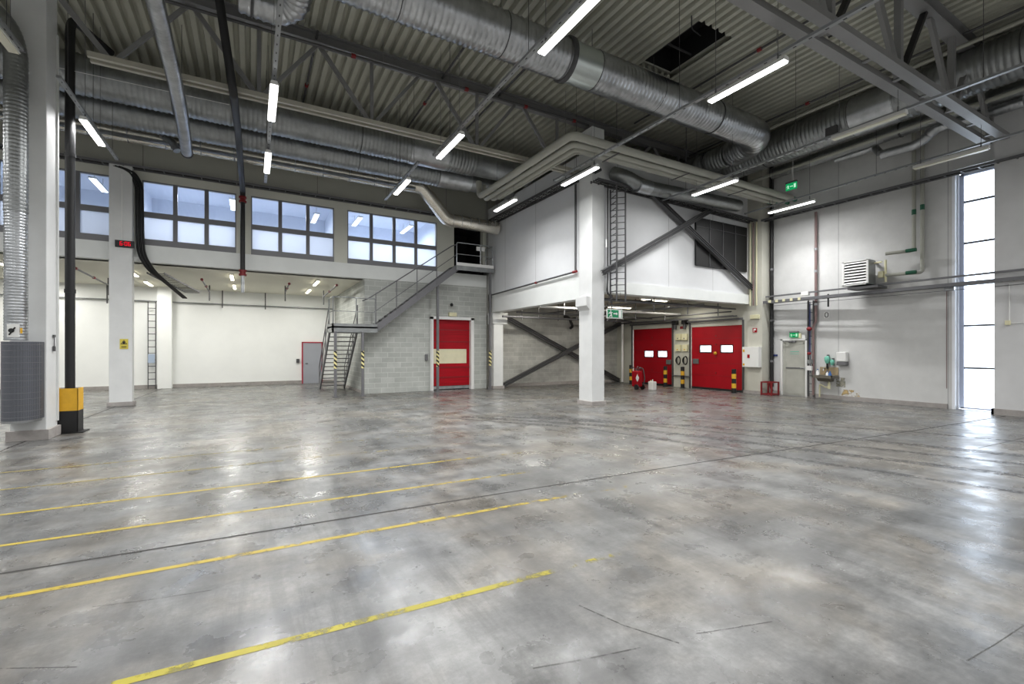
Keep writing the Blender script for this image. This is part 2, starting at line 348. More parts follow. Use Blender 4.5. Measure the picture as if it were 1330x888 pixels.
fr = bpy.data.objects.new('window_5', None); C.objects.link(fr); fr.location = (18.05, 4.65, 0); struct(fr, 'tall narrow bright window in the right wall')
M_alu = M('pale_aluminium', (.78, .80, .86), .4, .3)
m_jamb = M('white_jamb', (.90, .91, .93), .45)
MB().box(RX - .015, RX + .06, WY1 + .10, WY1 + .17, 0, WZT + .08).build('jamb_cladding', m_jamb, fr); MB().box(RX + .06, RX + .45, WY1 + .13, WY1 + .17, 0, WZT + .08).box(RX + .22, RX + .26, WY1 + .09, WY1 + .13, 0, WZT + .08).build('reveal_lining', m_jamb, fr)
MB().box(18.33, 18.43, WY1 + .03, WY1 + .13, 0, WZT).box(18.33, 18.43, WY0 - .02, WY0 + .03, 0, WZT).box(18.33, 18.43, WY0, WY1 + .1, WZT - .06, WZT + .08).box(18.33, 18.43, WY0, WY1 + .1, 0, .05).build('window_frame', M_alu, fr)
tr = MB()
for k, z in enumerate((1.21, 2.46, 3.68, 4.90, 6.12)): tr.box(18.34, 18.42, WY0, WY1 + .1, z - .028, z + .028)
each(tr, 'glazing_bar', m_grey, fr)
MB().box(18.38, 18.39, WY0, WY1 + .1, .03, WZT).build('pane', m_glass, fr)

# ------------------------------------------------------------------ office windows and rooms behind
m_orm = M('office_wall', (.84, .86, .90), .8)
for k, (a, b, n) in enumerate(WINS):
    f = bpy.data.objects.new('window_%d' % (k + 1), None); C.objects.link(f); f.location = ((a + b) / 2, FY0, WZ0)
    struct(f, ['office window band behind the near left column', 'three-bay office window right of the digital clock', 'three-bay office window left of the tall stair side', 'four-bay office window beside the stair top'][k])
    y0, y1 = FY0 + .0, FY0 + .10; mb = MB(); t = .075; zs = WZ0 + .20; zm = 6.03
    mb.box(a, a + .035, y0, y1, WZ0, WZ1).box(b - .035, b, y0, y1, WZ0, WZ1).box(a, b, y0, y1, WZ1 - .035, WZ1).box(a, b, y0 - .02, y1, WZ0, zs).box(a, b, y0 - .01, y1, zm, zm + .17)
    for i in range(1, n):
        x = a + (b - a) * i / n; mb.box(x - t * .8, x + t * .8, y0 - .005, y1, WZ0, WZ1)
    mb.build('window_frame', m_frame, f)
    for i in range(n):
        xa = a + (b - a) * i / n; xb = a + (b - a) * (i + 1) / n
        MB().box(xa + .03, xb - .03, y0 + .05, y0 + .06, zm + .16, WZ1 - .03).build('clear_pane', m_glass, f)
        MB().box(xa + .03, xb - .03, y0 + .05, y0 + .06, zs, zm).build('frosted_pane', m_frost, f)
OC = 7.72; OY = 22.6
orm = MB().box(XL, 7.6, OY, OY + .1, 5.0, OC).box(XL, 7.6, Y1 + .02, OY, OC, OC + .08).box(XL, 7.6, Y1 + .3, OY, 5.0, 5.12)
for x in (-3.45, 3.0, 7.25): orm.box(x - .05, x + .05, Y1, OY, 5.1, OC)
struct(orm.build('wall_office_rooms', m_orm), 'pale rooms behind the office windows')
def office_lamp(x, y, dx, label):
    t = thing('office_lamp', label, 'ceiling lamp', (x, y, 7.35), 'pendant lamps inside the offices')
    MB().box(x - .10, x + .10, y - .75, y + .75, 7.33, 7.39).build('housing', m_whiteP, t)
    MB().box(x - .085, x + .085, y - .73, y + .73, 7.315, 7.33).build('diffuser', emission('office_lamp_diffuser', (.95, .97, 1), 5), t)
    each(MB().cyl((x, y - .5, 7.39), (x, y - .5, OC), .006, 6).cyl((x, y + .5, 7.39), (x, y + .5, OC), .006, 6), 'hanger', m_grey, t)
office_lamp(-4.5, 20.4, 0, 'pendant lamp in the office behind the near left column')
office_lamp(-.62, 20.6, 0, 'pendant lamp in the office window right of the digital clock')
office_lamp(2.35, 21.0, 0, 'pendant lamp in the office window with the dark floor-side partition')
office_lamp(4.0, 20.6, 0, 'nearer pendant lamp in the office beside the stair')
office_lamp(6.25, 20.8, 0, 'farther pendant lamp in the office beside the stair')
def area(name, loc, sx, sy, power, rot=(0, 0, 0), spread=None, color=(1, 1, 1)):
    l = bpy.data.lights.new(name, 'AREA'); l.shape = 'RECTANGLE'; l.size = sx; l.size_y = sy; l.energy = power; l.color = color
    if spread: l.spread = math.radians(spread)
    o = bpy.data.objects.new(name, l); o.location = loc; o.rotation_euler = rot; C.objects.link(o); return o
for x, w in ((-10, 3.0), (-6.2, 3.0), (-1.8, 3.0), (1.2, 3.0), (4.4, 2.2), (6.0, 2.2)):
    area('office_light', (x, 20.7, 7.30), .2, 1.5, 62, color=(.94, .975, 1))
# dark doorway at the stair top
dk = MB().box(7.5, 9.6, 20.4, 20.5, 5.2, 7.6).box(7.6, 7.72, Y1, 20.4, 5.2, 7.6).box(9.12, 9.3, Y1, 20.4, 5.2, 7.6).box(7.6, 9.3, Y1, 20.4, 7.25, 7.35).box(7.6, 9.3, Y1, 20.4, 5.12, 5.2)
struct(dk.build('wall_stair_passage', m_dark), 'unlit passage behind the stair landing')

# ------------------------------------------------------------------ columns
def column(name, label, x0, x1, y0, y1, h, corbel=None, plinth=.045, ph=.13):
    t = thing(name, label, 'column', ((x0 + x1) / 2, (y0 + y1) / 2, 0))
    MB().box(x0, x1, y0, y1, 0, h).build('shaft', m_col, t, .012)
    MB().box(x0 - plinth, x1 + plinth, y0 - plinth, y1 + plinth, 0, ph).build('plinth', m_plinth, t, .008)
    return t
column('column', 'large white column at the far left carrying a spiral duct', -3.98, -3.47, 12.22, 12.80, CZ - .4, ph=.2)
column('column', 'white square column with the digital clock and yellow warning sign', -3.80, -3.24, 18.28, 18.56, 7.5)
kc = column('column', 'white square column in the centre at the corner of the raised box', 9.24, 9.74, 11.1, 11.75, 8.75)
MB().prism([(9.10, 3.42), (9.24, 3.42), (9.24, 3.0), (9.10, 3.14)], lambda u, v, d: (u, d, v), 11.2, 11.75).build('corbel', m_col, kc)
kq = column('column', 'white column with bracket at the back corner beside the roller door', 9.36, 9.85, 18.0, 18.4, 3.35)
MB().box(9.30, 10.05, 17.95, 18.45, 2.9, 3.40).build('bearing_block', m_col, kq, .01)
# raised box
BX0, BY0 = 9.40, 11.20
tb = thing('raised_room', 'white panelled raised room on concrete beams right of centre', 'raised room', (13.4, 15, 3.4))
MB().box(BX0, BX0 + .15, BY0 + .3, 18.6, 4.28, 8.15).build('side_wall', m_panel, tb)
MB().box(BX0 + .2, 17.6, BY0, BY0 + .15, 3.96, 8.15).build('front_wall', m_panel, tb)
MB().box(BX0 - .06, BX0 + .35, BY0 + .3, 18.1, 3.42, 4.28).build('side_beam', m_beam, tb)
MB().box(9.76, 17.55, BY0 - .07, BY0 + .3, 3.58, 3.96).build('front_beam', m_beam, tb)
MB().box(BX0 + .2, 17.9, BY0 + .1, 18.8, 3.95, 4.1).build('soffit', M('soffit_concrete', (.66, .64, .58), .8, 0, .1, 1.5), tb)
lv = MB(); a = onY(903, 283, 11.18); b = onY(969, 353, 11.18)
MB().box(14.15, 17.2, 11.12, 11.19, 4.85, 6.62).build('louvre_panel', m_blk, tb)
for x in (14.9, 15.68, 16.44): lv.box(x - .02, x + .02, 11.10, 11.12, 4.85, 6.62)
lv.box(14.15, 17.2, 11.10, 11.12, 6.28, 6.30); each(lv, 'louvre_bar', m_dgrey, tb)
# under the box: back block wall, wall of doors
struct(MB().box(9.3, 18.2, 18.8, 19.0, 0, 4.0).build('wall_dock_back', m_block2), 'weathered block wall under the raised room')
struct(MB().box(9.85, 18.0, 18.72, 18.8, 0, .14).build('baseboard_dock', m_plinth))
m_dockw = M('cream_dock_wall', (.76, .755, .71), .6, 0, .08, 1.6)
DX = 17.40
dw = MB().box(DX, DX + .5, 17.6, 18.8, 0, 4.0).box(DX, DX + .5, 13.95, 15.0, 0, 4.0).box(DX, DX + .5, 11.2, 11.42, 0, 4.0).box(DX, DX + .5, 15.0, 17.6, 2.80, 4.0).box(DX, DX + .5, 11.42, 13.95, 2.77, 4.0)
struct(dw.build('wall_dock', m_dockw), 'cream wall around the red loading doors')
struct(MB().box(17.36, RX, 10.6, 11.2, 0, CZ).build('wall_dock_pier', m_dockw), 'cream pier right of the loading doors')
struct(MB().box(17.34, 17.40, 10.58, 11.4, 0, .12).build('baseboard_dock_pier', m_plinth))
# ------------------------------------------------------------------ roof trusses
t1 = thing('roof_truss', 'long roof truss with cream twin bottom chord above the office side', 'roof truss', (3, 11.8, 7.4))
T1Y = 11.8
MB().ibeam((XL, T1Y, 9.20), (17.3, T1Y, 9.20), .22, .26).build('top_chord', m_truss, t1)
MB().bar((-2.75, T1Y - .10, 7.46), (9.24, T1Y - .10, 7.50), .085, .10).bar((-2.75, T1Y + .10, 7.46), (9.24, T1Y + .10, 7.50), .085, .10).build('bottom_chord', m_chord, t1)
zt, zb_ = 9.08, 7.52
def web(p, a, b, w=.10): MB().bar(a, b, w, .06, (0, 1, 0)).build('web_member', m_truss, p)
for xb in (-2.4, .15, 2.65, 5.6, 8.4):
    if xb > -2: web(t1, (xb, T1Y, zb_), (xb, T1Y, zt), .08)
    web(t1, (xb - .06, T1Y, zb_), (xb - 1.25, T1Y, zt)); web(t1, (xb + .06, T1Y, zb_), (xb + 1.25 , T1Y, zt), .08)
for xb in (11.2, 14.0):
    web(t1, (xb, T1Y, 7.8), (xb - 1.3, T1Y, zt)); web(t1, (xb, T1Y, 7.8), (xb + 1.3, T1Y, zt)); web(t1, (xb, T1Y, 7.8), (xb, T1Y, zt), .08)
t2 = thing('roof_truss', 'near roof truss with a pair of flat grey bottom chords, upper right', 'roof truss', (12, 4.1, 7.2))
MB().ibeam((2.0, 4.15, 9.24), (17.45, 4.15, 9.24), .30, .30).build('top_chord', m_truss2, t2)
MB().bar((3.0, 3.97, 7.12), (17.3, 3.97, 7.38), .19, .12).build('bottom_chord', m_truss2, t2)
MB().bar((3.0, 4.34, 7.12), (17.45, 4.34, 7.38), .19, .12).build('bottom_chord', m_truss2, t2)
bt = MB()
for x in (5, 6.8, 8.6, 10.2, 11.5, 12.8, 14.2, 15.6, 16.8): bt.box(x - .05, x + .05, 4.0, 4.32, 7.12 + (x - 3) * .018, 7.15 + (x - 3) * .018)
each(bt, 'batten_plate', m_truss2, t2)
for xb in (8.8, 11.5, 14.3, 16.9):
    z = 7.18 + (xb - 3) * .018
    MB().bar((xb, 4.15, z), (xb, 4.15, 9.1), .12, .12, (0, 1, 0)).build('web_member', m_truss2, t2)
    MB().bar((xb - .05, 4.15, z), (xb - 1.25, 4.15, 9.1), .20, .08, (0, 1, 0)).build('web_member', m_truss2, t2)
    if xb < 16: MB().bar((xb + .05, 4.15, z), (xb + 1.25, 4.15, 9.1), .07, .12, (0, 1, 0)).build('web_member', m_blk if xb < 12 else m_truss2, t2)
tag(MB().ibeam((XL, 1.6, 9.30), (17.4, 1.6, 9.30), .2, .22).build('roof_purlin', m_truss2), 'light grey roof beam in the top right corner nearer than the truss', 'roof beam')

# ------------------------------------------------------------------ hall luminaires on perforated rails
def hall_light(x, y, z, L, f=1.0, g=1.0):             # prismatic diffuser: a main beam and a weaker wide throw
    area('hall_light', (x, y, z), .11, L, LP * f, spread=LS); area('hall_light_wide', (x, y, z - .001), .11, L, LW * f * g)
def luminaire(x, ya, yb, z, lit, label):
    t = thing('linear_lamp', label, 'lamp', (x, (ya + yb) / 2, z), 'linear lamps under the roof')
    c = MB(); c.prism([(-.075, .0), (.075, .0), (.05, .075), (-.05, .075)], lambda u, v, d: (x + u, d, z + .012 + v), ya, yb)
    c.build('housing', m_whiteP, t)
    MB().box(x - .062, x + .062, ya + .02, yb - .02, z - .012, z + .012).build('diffuser', m_lamp if lit else m_lampoff, t)
    h = MB()
    for y in (ya + .15, yb - .15): h.box(x - .012, x + .012, y - .012, y + .012, z + .08, z + .21)
    for y in (ya + .15, yb - .15): h.box(x - .004, x + .004, y - .004, y + .004, z + .2, CZ)
    each(h, 'hanger', m_grey, t)
    if lit: hall_light(x, (ya + yb) / 2, z - .02, yb - ya - .05, *((1.0, .5) if x < -3 else (.8, .75) if 7 < x < 9 else (1.0, 1.0)))
LP, LS, LW = 100, 126, 74
LZ = 6.65
for args in [(-3.12, 12.98, 14.41, 1, 'lit linear lamp left of the long flexible duct, leftmost lit one'),
    (-3.40, 9.1, 10.62, 0, 'unlit linear lamp cut by the left picture edge beside the spiral duct'),
    (.37, 9.5, 11.04, 1, 'lit linear lamp on the upright-looking rail, upper of its two'),
    (.37, 12.86, 14.36, 1, 'lit linear lamp on the upright-looking rail, lower of its two'),
    (4.17, 4.80, 6.32, 1, 'lit linear lamp cut by the top picture edge over the big duct'),
    (4.17, 9.57, 11.08, 1, 'lit linear lamp below the cream truss chord, left of the centre column'),
    (3.95, 12.9, 14.32, 1, 'lit linear lamp just above the elbow of the foil-wrapped duct'),
    (7.88, 4.38, 5.89, 1, 'large lit linear lamp crossing the end of the big duct'),
    (8.08, 9.46, 11.06, 1, 'lit linear lamp over the head of the central white column'),
    (7.50, 12.84, 14.3, 1, 'lit linear lamp at the end of the foil-wrapped duct by the raised room'),
    (12.2, 8.18, 9.72, 1, 'lit linear lamp in front of the duct over the crossed braces'),
    (11.8, 4.12, 5.52, 0, 'unlit linear lamp beside the truss below the smooth duct sleeve'),
    (16.15, 8.08, 9.62, 1, 'lit linear lamp nearest the right wall beside the hanging exit sign'),
    (15.62, 3.84, 5.31, 0, 'unlit linear lamp in front of the tall window head'),
    ]: luminaire(args[0], args[1], args[2], LZ, args[3], args[4])
for x in (-3.4, .37, 4.17, 7.95, 12.1, 16.0):
    for y in (-.4, -5.2): hall_light(x, y, LZ, 1.45)
    if x < 10 and x != 4.17 and x != 7.95: hall_light(x, 4.9, LZ, 1.45, .6)
for x in (-7.3, -11.2):
    for y in (-5, -.4, 5, 10.3, 13.6): hall_light(x, y, LZ, 1.45)
def rail_mat():
    m = M('perforated_rail', (.62, .63, .64), .4, .5); nt = m.node_tree; b = nt.nodes['Principled BSDF']; N = nt.nodes.new; L = nt.links.new
    g = N('ShaderNodeNewGeometry'); sp = N('ShaderNodeSeparateXYZ'); L(g.outputs['Position'], sp.inputs[0]); sn = N('ShaderNodeSeparateXYZ'); L(g.outputs['Normal'], sn.inputs[0])
    tc = N('ShaderNodeTexCoord'); so = N('ShaderNodeSeparateXYZ'); L(tc.outputs['Generated'], so.inputs[0])
    def mt(op, x, v=None, y=None):
        q = N('ShaderNodeMath'); q.operation = op; L(x, q.inputs[0])
        if v is not None: q.inputs[1].default_value = v
        if y is not None: L(y, q.inputs[1])
        return q.outputs[0]
    fy = mt('LESS_THAN', mt('FRACT', mt('DIVIDE', sp.outputs[1], .25)), .22); dx = mt('LESS_THAN', mt('ABSOLUTE', mt('SUBTRACT', so.outputs[0], .5)), .12); dn = mt('LESS_THAN', sn.outputs[2], -.5)
    k = mt('MULTIPLY', mt('MULTIPLY', fy, None, dx), None, dn)
    mx = N('ShaderNodeMix'); mx.data_type = 'RGBA'; L(k, mx.inputs[0]); mx.inputs[6].default_value = lin((.60, .61, .62)) + (1,); mx.inputs[7].default_value = lin((.10, .10, .10)) + (1,); L(mx.outputs[2], b.inputs['Base Color']); return m
m_rail = rail_mat()
def rail(pts, label, w=.075):
    t = thing('lamp_rail', label, 'lamp rail', pts[0], 'perforated rails that carry the linear lamps')
    MB().bar(pts[0], pts[1], w, .05).build('channel', m_rail, t); MB().box(pts[0][0] - w * .6, pts[0][0] + w * .6, pts[0][1] - .03, pts[0][1], RZ - .03, RZ + .03).build('end_cap', m_grey, t)
    a = Vector(pts[0]); b = Vector(pts[1])
    rd = MB(); k = 1
    L = (b - a).length; m = max(2, int(L / 4))
    for k in range(m + 1):
        p = a.lerp(b, (k + .3) / (m + .6)); rd.cyl((p.x, p.y, p.z + .02), (p.x, p.y, CZ), .006, 6)
    each(rd, 'hanger_rod', m_dgrey, t)
RZ = 6.86
rail([(-3.13, 15.9, RZ), (-3.13, 11.6, RZ)], 'perforated lamp rail ending above the left office column')
rail([(-3.40, 10.9, RZ), (-3.40, 6.0, RZ)], 'lamp rail above the unlit lamp at the left picture edge')
rail([(.37, 15.8, RZ), (.37, 2.0, RZ)], 'perforated lamp rail running almost straight up the picture')
rail([(4.17, 11.4, RZ), (4.17, 2.0, RZ)], 'lamp rail from the top edge down to the lamp by the truss')
rail([(3.95, 15.6, RZ), (3.95, 12.0, RZ)], 'short lamp rail in front of the twin ducts over the office')
rail([(7.95, 11.3, RZ), (7.90, 2.0, RZ)], 'lamp rail passing below the big duct to the central column')
rail([(12.2, 11.0, RZ), (12.0, 2.0, RZ)], 'lamp rail passing below the near roof truss')
rail([(16.1, 10.5, RZ), (15.6, 2.0, RZ)], 'lamp rail along the right wall in front of the window head', .05)

# ------------------------------------------------------------------ ducts
def strap(p, r, parent, axis='x'):
    s = MB(); c = Vector(p); n = 24; pts = []
    for k in range(n + 1):
        a = 2 * PI * k / n
        pts.append(c + (Vector((0, math.cos(a), math.sin(a))) if axis == 'x' else Vector((math.cos(a), 0, math.sin(a)))) * (r + .012))
    s.sweep(pts, .014, 6, False); s.cyl(c + Vector((0, 0, r)), (c.x, c.y, CZ), .007, 6); s.build('strap_hanger', m_dgrey, parent)
D1Y, D1Z, D1R = 8.5, 8.43, .425
d1 = thing('spiral_duct', 'largest spiral duct crossing the top middle with a smooth sleeve', 'duct', (7, D1Y, D1Z))
duct_mb([(-1.0, D1Y, D1Z), (6.30, D1Y, D1Z)], D1R).build('duct_body', m_galv, d1)
duct_mb([(7.05, D1Y, D1Z), (13.55, D1Y, D1Z), (13.95, D1Y + .3, D1Z - .02), (14.2, D1Y + 1.2, D1Z)], D1R, bend=.7).build('duct_body', m_galv, d1)
MB().cyl((6.28, D1Y, D1Z), (7.08, D1Y, D1Z), D1R + .015, 32).build('sleeve', M('smooth_galvanised_sleeve', (.84, .87, .86), .28, .9, .12, 1.5), d1)
MB().sweep([(6.22, D1Y, D1Z), (6.23, D1Y, D1Z), (6.32, D1Y, D1Z), (6.33, D1Y, D1Z)], [D1R, D1R + .06, D1R + .06, D1R], 32).build('flange', m_dgrey, d1)
for x in (2.4, 4.6, 7.08, 9.15, 11.5): strap((x, D1Y, D1Z), D1R, d1)
st = thing('spiral_duct', 'short duct elbow hanging at the top edge above the upright rail', 'duct', (.9, 8.6, 8.6))
duct_mb([(-.2, 10.2, 8.55), (.45, 10.2, 8.5), (.75, 10.0, 8.6), (.8, 9.2, 8.8)], .26, bend=.3).build('duct_body', m_galv, st)
m_gd = m_galv2
def xduct(name, label, y, z, r, xa, xb, mat, ends=None, ridge=.024, pitch=.12):
    t = thing(name, label, 'duct', ((xa + xb) / 2, y, z), 'parallel ducts above the office windows')
    duct_mb([(xa, y, z), (xb, y, z)], r, pitch, ridge).build('duct_body', mat, t); return t
a = xduct('spiral_duct', 'upper of the two thick parallel ducts above the office windows', 15.0, 8.52, .46, -14.5, 7.0, m_gd)
MB().cyl((4.6, 15.0, 8.52), (5.9, 15.0, 8.52), .485, 32).build('sleeve', m_galv, a)
MB().cyl((7.0, 15.0, 8.52), (9.3, 15.0, 8.52), .44, 32).build('end_section', m_gd, a)
for x in (-8, -1.8, 3): strap((x, 15.0, 8.52), .46, a)
b = xduct('spiral_duct', 'lower of the two thick parallel ducts above the office windows', 16.35, 8.36, .40, -14.5, 6.1, m_gd)
MB().cyl((6.1, 16.35, 8.36), (7.4, 16.35, 8.36), .43, 32).build('sleeve', m_galv, b)
MB().cyl((7.4, 16.35, 8.36), (9.3, 16.35, 8.30), .36, 32).build('end_section', m_gd, b)
for x in (-8, -1.8, 3.2): strap((x, 16.35, 8.36), .40, b)
# foil-wrapped duct with offset down to the raised room
fz = 1.75 + .368 * 17.55
fo = thing('wrapped_duct', 'foil-wrapped duct that drops at an angle beside the stair top', 'duct', (0, 17.5, 8.2))
p_ = [(-14.5, 17.5, fz), (5.9, 17.5, fz), (6.95, 17.5, 7.08), (9.3, 17.5, 7.02)]
q_ = fillet(p_, .12, 3); MB().sweep(q_, .265, 24).build('duct_body', m_foil, fo)
bn = MB()
for x in [v * .9 - 14 for v in range(22)]: bn.cyl((x, 17.5, fz), (x + .03, 17.5, fz), .273, 24)
for v in range(6): x = 7.15 + v * .38; bn.cyl((x, 17.5, 7.075), (x + .02, 17.5, 7.075), .274, 24)
each(bn, 'tape_band', m_galv, fo)
MB().box(-14.5, 5.5, 17.08, 17.2, fz - .26, fz - .18).build('side_rail', m_galv2, fo)
# flexible duct hanging down through the truss
fl = thing('flexible_duct', 'long flexible duct running from the top edge to a blunt open end', 'duct', (-1.4, 13, 8))
k1 = onY(201, 0, 9.4); k2 = onY(226, 100, 11.3); k3 = onY(236, 150, 13.2); k4 = onY(243, 199, 15.6)
k0 = k1 + (k1 - k2) * 1.2
duct_mb([k0, k1, k2, k3, k4], .13, .07, .010, .4, 20).build('duct_body', m_galv, fl)
br = thing('spiral_duct', 'small branch elbow between the wrapped duct and the flexible duct', 'duct', (-2.0, 17.2, 7.9))
duct_mb([onY(212, 177, 17.1), onY(222, 182, 16.9), onY(230, 196, 16.8)], .10, .08, .008, .2, 16).build('duct_body', m_galv2, br)
# duct on the right along the wall
D5X, D5Z, D5R = 15.5, 8.62, .53
d5 = thing('spiral_duct', 'thick dark spiral duct along the right side passing through the near truss', 'duct', (D5X, 7, D5Z))
duct_mb([(D5X, 1.2, D5Z), (D5X, 5.6, D5Z)], D5R).build('duct_body', m_galv2, d5)
duct_mb([(D5X, 6.62, D5Z), (D5X, 12.9, D5Z)], D5R).build('duct_body', m_galv2, d5)
MB().cyl((D5X, 5.58, D5Z), (D5X, 6.64, D5Z), D5R + .02, 32).build('sleeve', m_galv, d5)
for y in (3.2, 6.64, 9.3): strap((D5X, y, D5Z), D5R, d5, 'y')
MB().box(D5X - .62, D5X - .5, 6.85, 7.15, 8.1, 8.35).build('damper_box', m_dgrey, d5)
def clamp(par, a, b, r): MB().cyl(a, b, r, 20).build('clamp_band', m_dgrey, par)
MB().cyl(k3 + Vector((0, 0, .13)), (k3.x, k3.y, CZ), .006, 6).build('hanger', m_dgrey, fl); clamp(fl, k4 - (k4 - k3) * .02, k4, .148); clamp(st, (0, 10.2, 8.535), (.04, 10.2, 8.533), .285); clamp(br, onY(215, 178, 17.05), onY(217, 179, 17.03), .12)
d5b = thing('spiral_duct', 'dark round duct joining behind the end of the big duct', 'duct', (14.2, 11.6, 8.4))
duct_mb([(14.2, 9.9, 8.42), (14.1, 12.9, 8.42)], .36).build('duct_body', m_galv2, d5b)
clamp(d5b, (14.17, 10.6, 8.42), (14.17, 10.66, 8.42), .385)
d7 = thing('spiral_duct', 'slim spiral duct below the thick one at the right picture edge', 'duct', (16.9, 4, 8.1))
duct_mb([(16.85, 1.0, 8.35), (16.85, 9.9, 8.30)], .2, .1, .01).build('duct_body', m_galv2, d7)
clamp(d7, (16.85, 6.0, 8.32), (16.85, 6.05, 8.32), .22)
sd = thing('spiral_duct', 'small duct with two bends hanging by the right wall above the cable tray', 'duct', (16.8, 6, 7.9))
duct_mb([onX(1330, 132, 16.9), onX(1262, 155, 16.9), onX(1215, 166, 16.9), onX(1195, 187, 16.9), onX(1145, 201, 16.9)], .13, .09, .008, .25, 18).build('duct_body', m_galv, sd)
duct_mb([onX(1143, 199, 17.2), onX(1135, 190, 17.3), onX(1125, 195, 17.2), onX(1085, 208, 17.2)], .10, .09, .008, .12, 18).build('duct_body', m_galv, sd)
d6 = thing('spiral_duct', 'duct lying in front of the raised room above its louvre', 'duct', (13, 10.75, 7.1))
duct_mb([(10.15, 11.15, 7.45), (10.3, 10.75, 7.25), (11.0, 10.7, 7.03), (16.0, 10.7, 7.20)], .21, .09, .010, .4, 24).build('duct_body', m_galv2, d6)
MB().cyl((10.75, 10.7, 7.04), (11.3, 10.7, 7.05), .225, 24).build('sleeve', m_galv, d6)
# vertical duct and displacement diffuser on the left column
vd = thing('spiral_duct', 'vertical spiral duct with curved top in front of the left column', 'duct', (-3.86, 11.95, 2))
duct_mb([(-3.80, 11.93, 1.92), (-3.80, 11.93, 4.3)], .155, .055, .008, 0, 24).build('duct_body', m_galv, vd)
duct_mb([(-3.80, 11.93, 4.3), (-3.80, 11.93, 7.35), (-3.95, 11.93, 7.85), (-4.4, 11.93, 8.15), (-6.5, 11.93, 8.2)], .162, .07, .006, .5, 24).build('upper_section', m_galv2, vd)
MB().box(-3.86, -3.70, 11.745, 11.76, 1.98, 2.22).build('damper_plate', m_whiteP, vd); MB().cyl((-3.83, 11.735, 2.02), (-3.75, 11.735, 2.16), .012, 8).cyl((-3.80, 11.75, 2.10), (-3.80, 11.73, 2.10), .04, 12).build('damper_lever', m_blk, vd)
MB().box(-3.685, -3.66, 11.74, 11.76, 2.05, 2.15).build('tag', m_yel, vd)
df = thing('air_diffuser', 'grey perforated half-round air diffuser at the foot of the vertical duct', 'air diffuser', (-3.78, 12.0, .4))
def perf_mat():
    m = M('perforated_grey_sheet', (.50, .51, .53), .45, .4); nt = m.node_tree; b = nt.nodes['Principled BSDF']
    tc = nt.nodes.new('ShaderNodeTexCoord'); br = nt.nodes.new('ShaderNodeTexBrick'); br.offset = 0; br.inputs['Scale'].default_value = 1
    sp = nt.nodes.new('ShaderNodeSeparateXYZ'); nt.links.new(tc.outputs['Object'], sp.inputs[0]); cb = nt.nodes.new('ShaderNodeCombineXYZ'); nt.links.new(sp.outputs[0], cb.inputs[0]); nt.links.new(sp.outputs[2], cb.inputs[1])
    br.inputs['Brick Width'].default_value = .012; br.inputs['Row Height'].default_value = .012; br.inputs['Mortar Size'].default_value = .0026; nt.links.new(cb.outputs[0], br.inputs['Vector'])
    br.inputs['Color1'].default_value = lin((.16, .165, .18)) + (1,); br.inputs['Color2'].default_value = lin((.18, .185, .20)) + (1,); br.inputs['Mortar'].default_value = lin((.42, .43, .46)) + (1,)
    nt.links.new(br.outputs['Color'], b.inputs['Base Color']); return m
mb = MB(); n = 20; prof = []
for k in range(n + 1):
    a = PI + PI * k / n; prof.append((-3.76 + .265 * math.cos(a), 12.08 + .36 * math.sin(a)))
mb.prism([(-3.495, 12.2), (-4.025, 12.2)] + prof, lambda u, v, d: (u, v, d), .44, 1.90)
mb.build('perforated_shell', perf_mat(), df)
rb = MB()
for i in range(13):
    z = .5 + i * .112; rb.sweep([(x, y - .002, z) for x, y in prof], .0035, 4, False)
each(rb, 'shell_seam', m_grey, df)
MB().prism([(x, y) for x, y in prof], lambda u, v, d: (u, v, d), .40, .44).build('bottom_plate', m_galv2, df)

# ------------------------------------------------------------------ insulated pipes round the raised room
ip = []
PXL, PYF, PZ = 7.08, 9.3, 7.18
for off, dz, r, lab in ((0, .04, .105, 'outermost and thickest grey jacketed pipe bending round the raised room'), (.215, -.05, .075, 'second grey jacketed pipe bending round the raised room'), (.50, .0, .08, 'innermost grey jacketed pipe bending round the raised room'), (.74, .06, .055, 'thin jacketed pipe inside the bundle on the left run')):
    t = thing('jacketed_pipe', lab, 'pipe', (PXL + off, PYF + off, PZ), 'grey jacketed pipes round the raised room')
    xe = 17.0 - off * .4
    pts = [(PXL + off, 14.75 + off * .1, PZ + dz + .55), (PXL + off, 14.7, PZ + dz), (PXL + off, PYF + off, PZ + dz), (xe, PYF + off, PZ + dz + .03)]
    if off == .72: pts = pts[:3] + [(PXL + off + .6, PYF + off, PZ + dz + .5)]
    MB().sweep(fillet(pts, .22, 6), r, 16).build('jacket', m_insul, t)
    if off != .72: MB().cyl((xe, PYF + off, PZ + dz + .03), (xe + .28, PYF + off, PZ + dz + .03), r * .8, 12).build('green_end_band', M('green_band', (.08, .36, .27), .5), t)
hg = thing('pipe_hanger', 'rod hangers holding the jacketed pipes in front of the raised room', 'pipe hanger', (10, 9.4, 7.3))
for x in (8.6, 11.4, 14.2): MB().cyl((x, 9.3, 7.25), (x, 9.3, CZ), .008, 6).box(x - .02, x + .02, 9.2, 9.88, 7.035, 7.055).build('hanger', m_dgrey, hg)

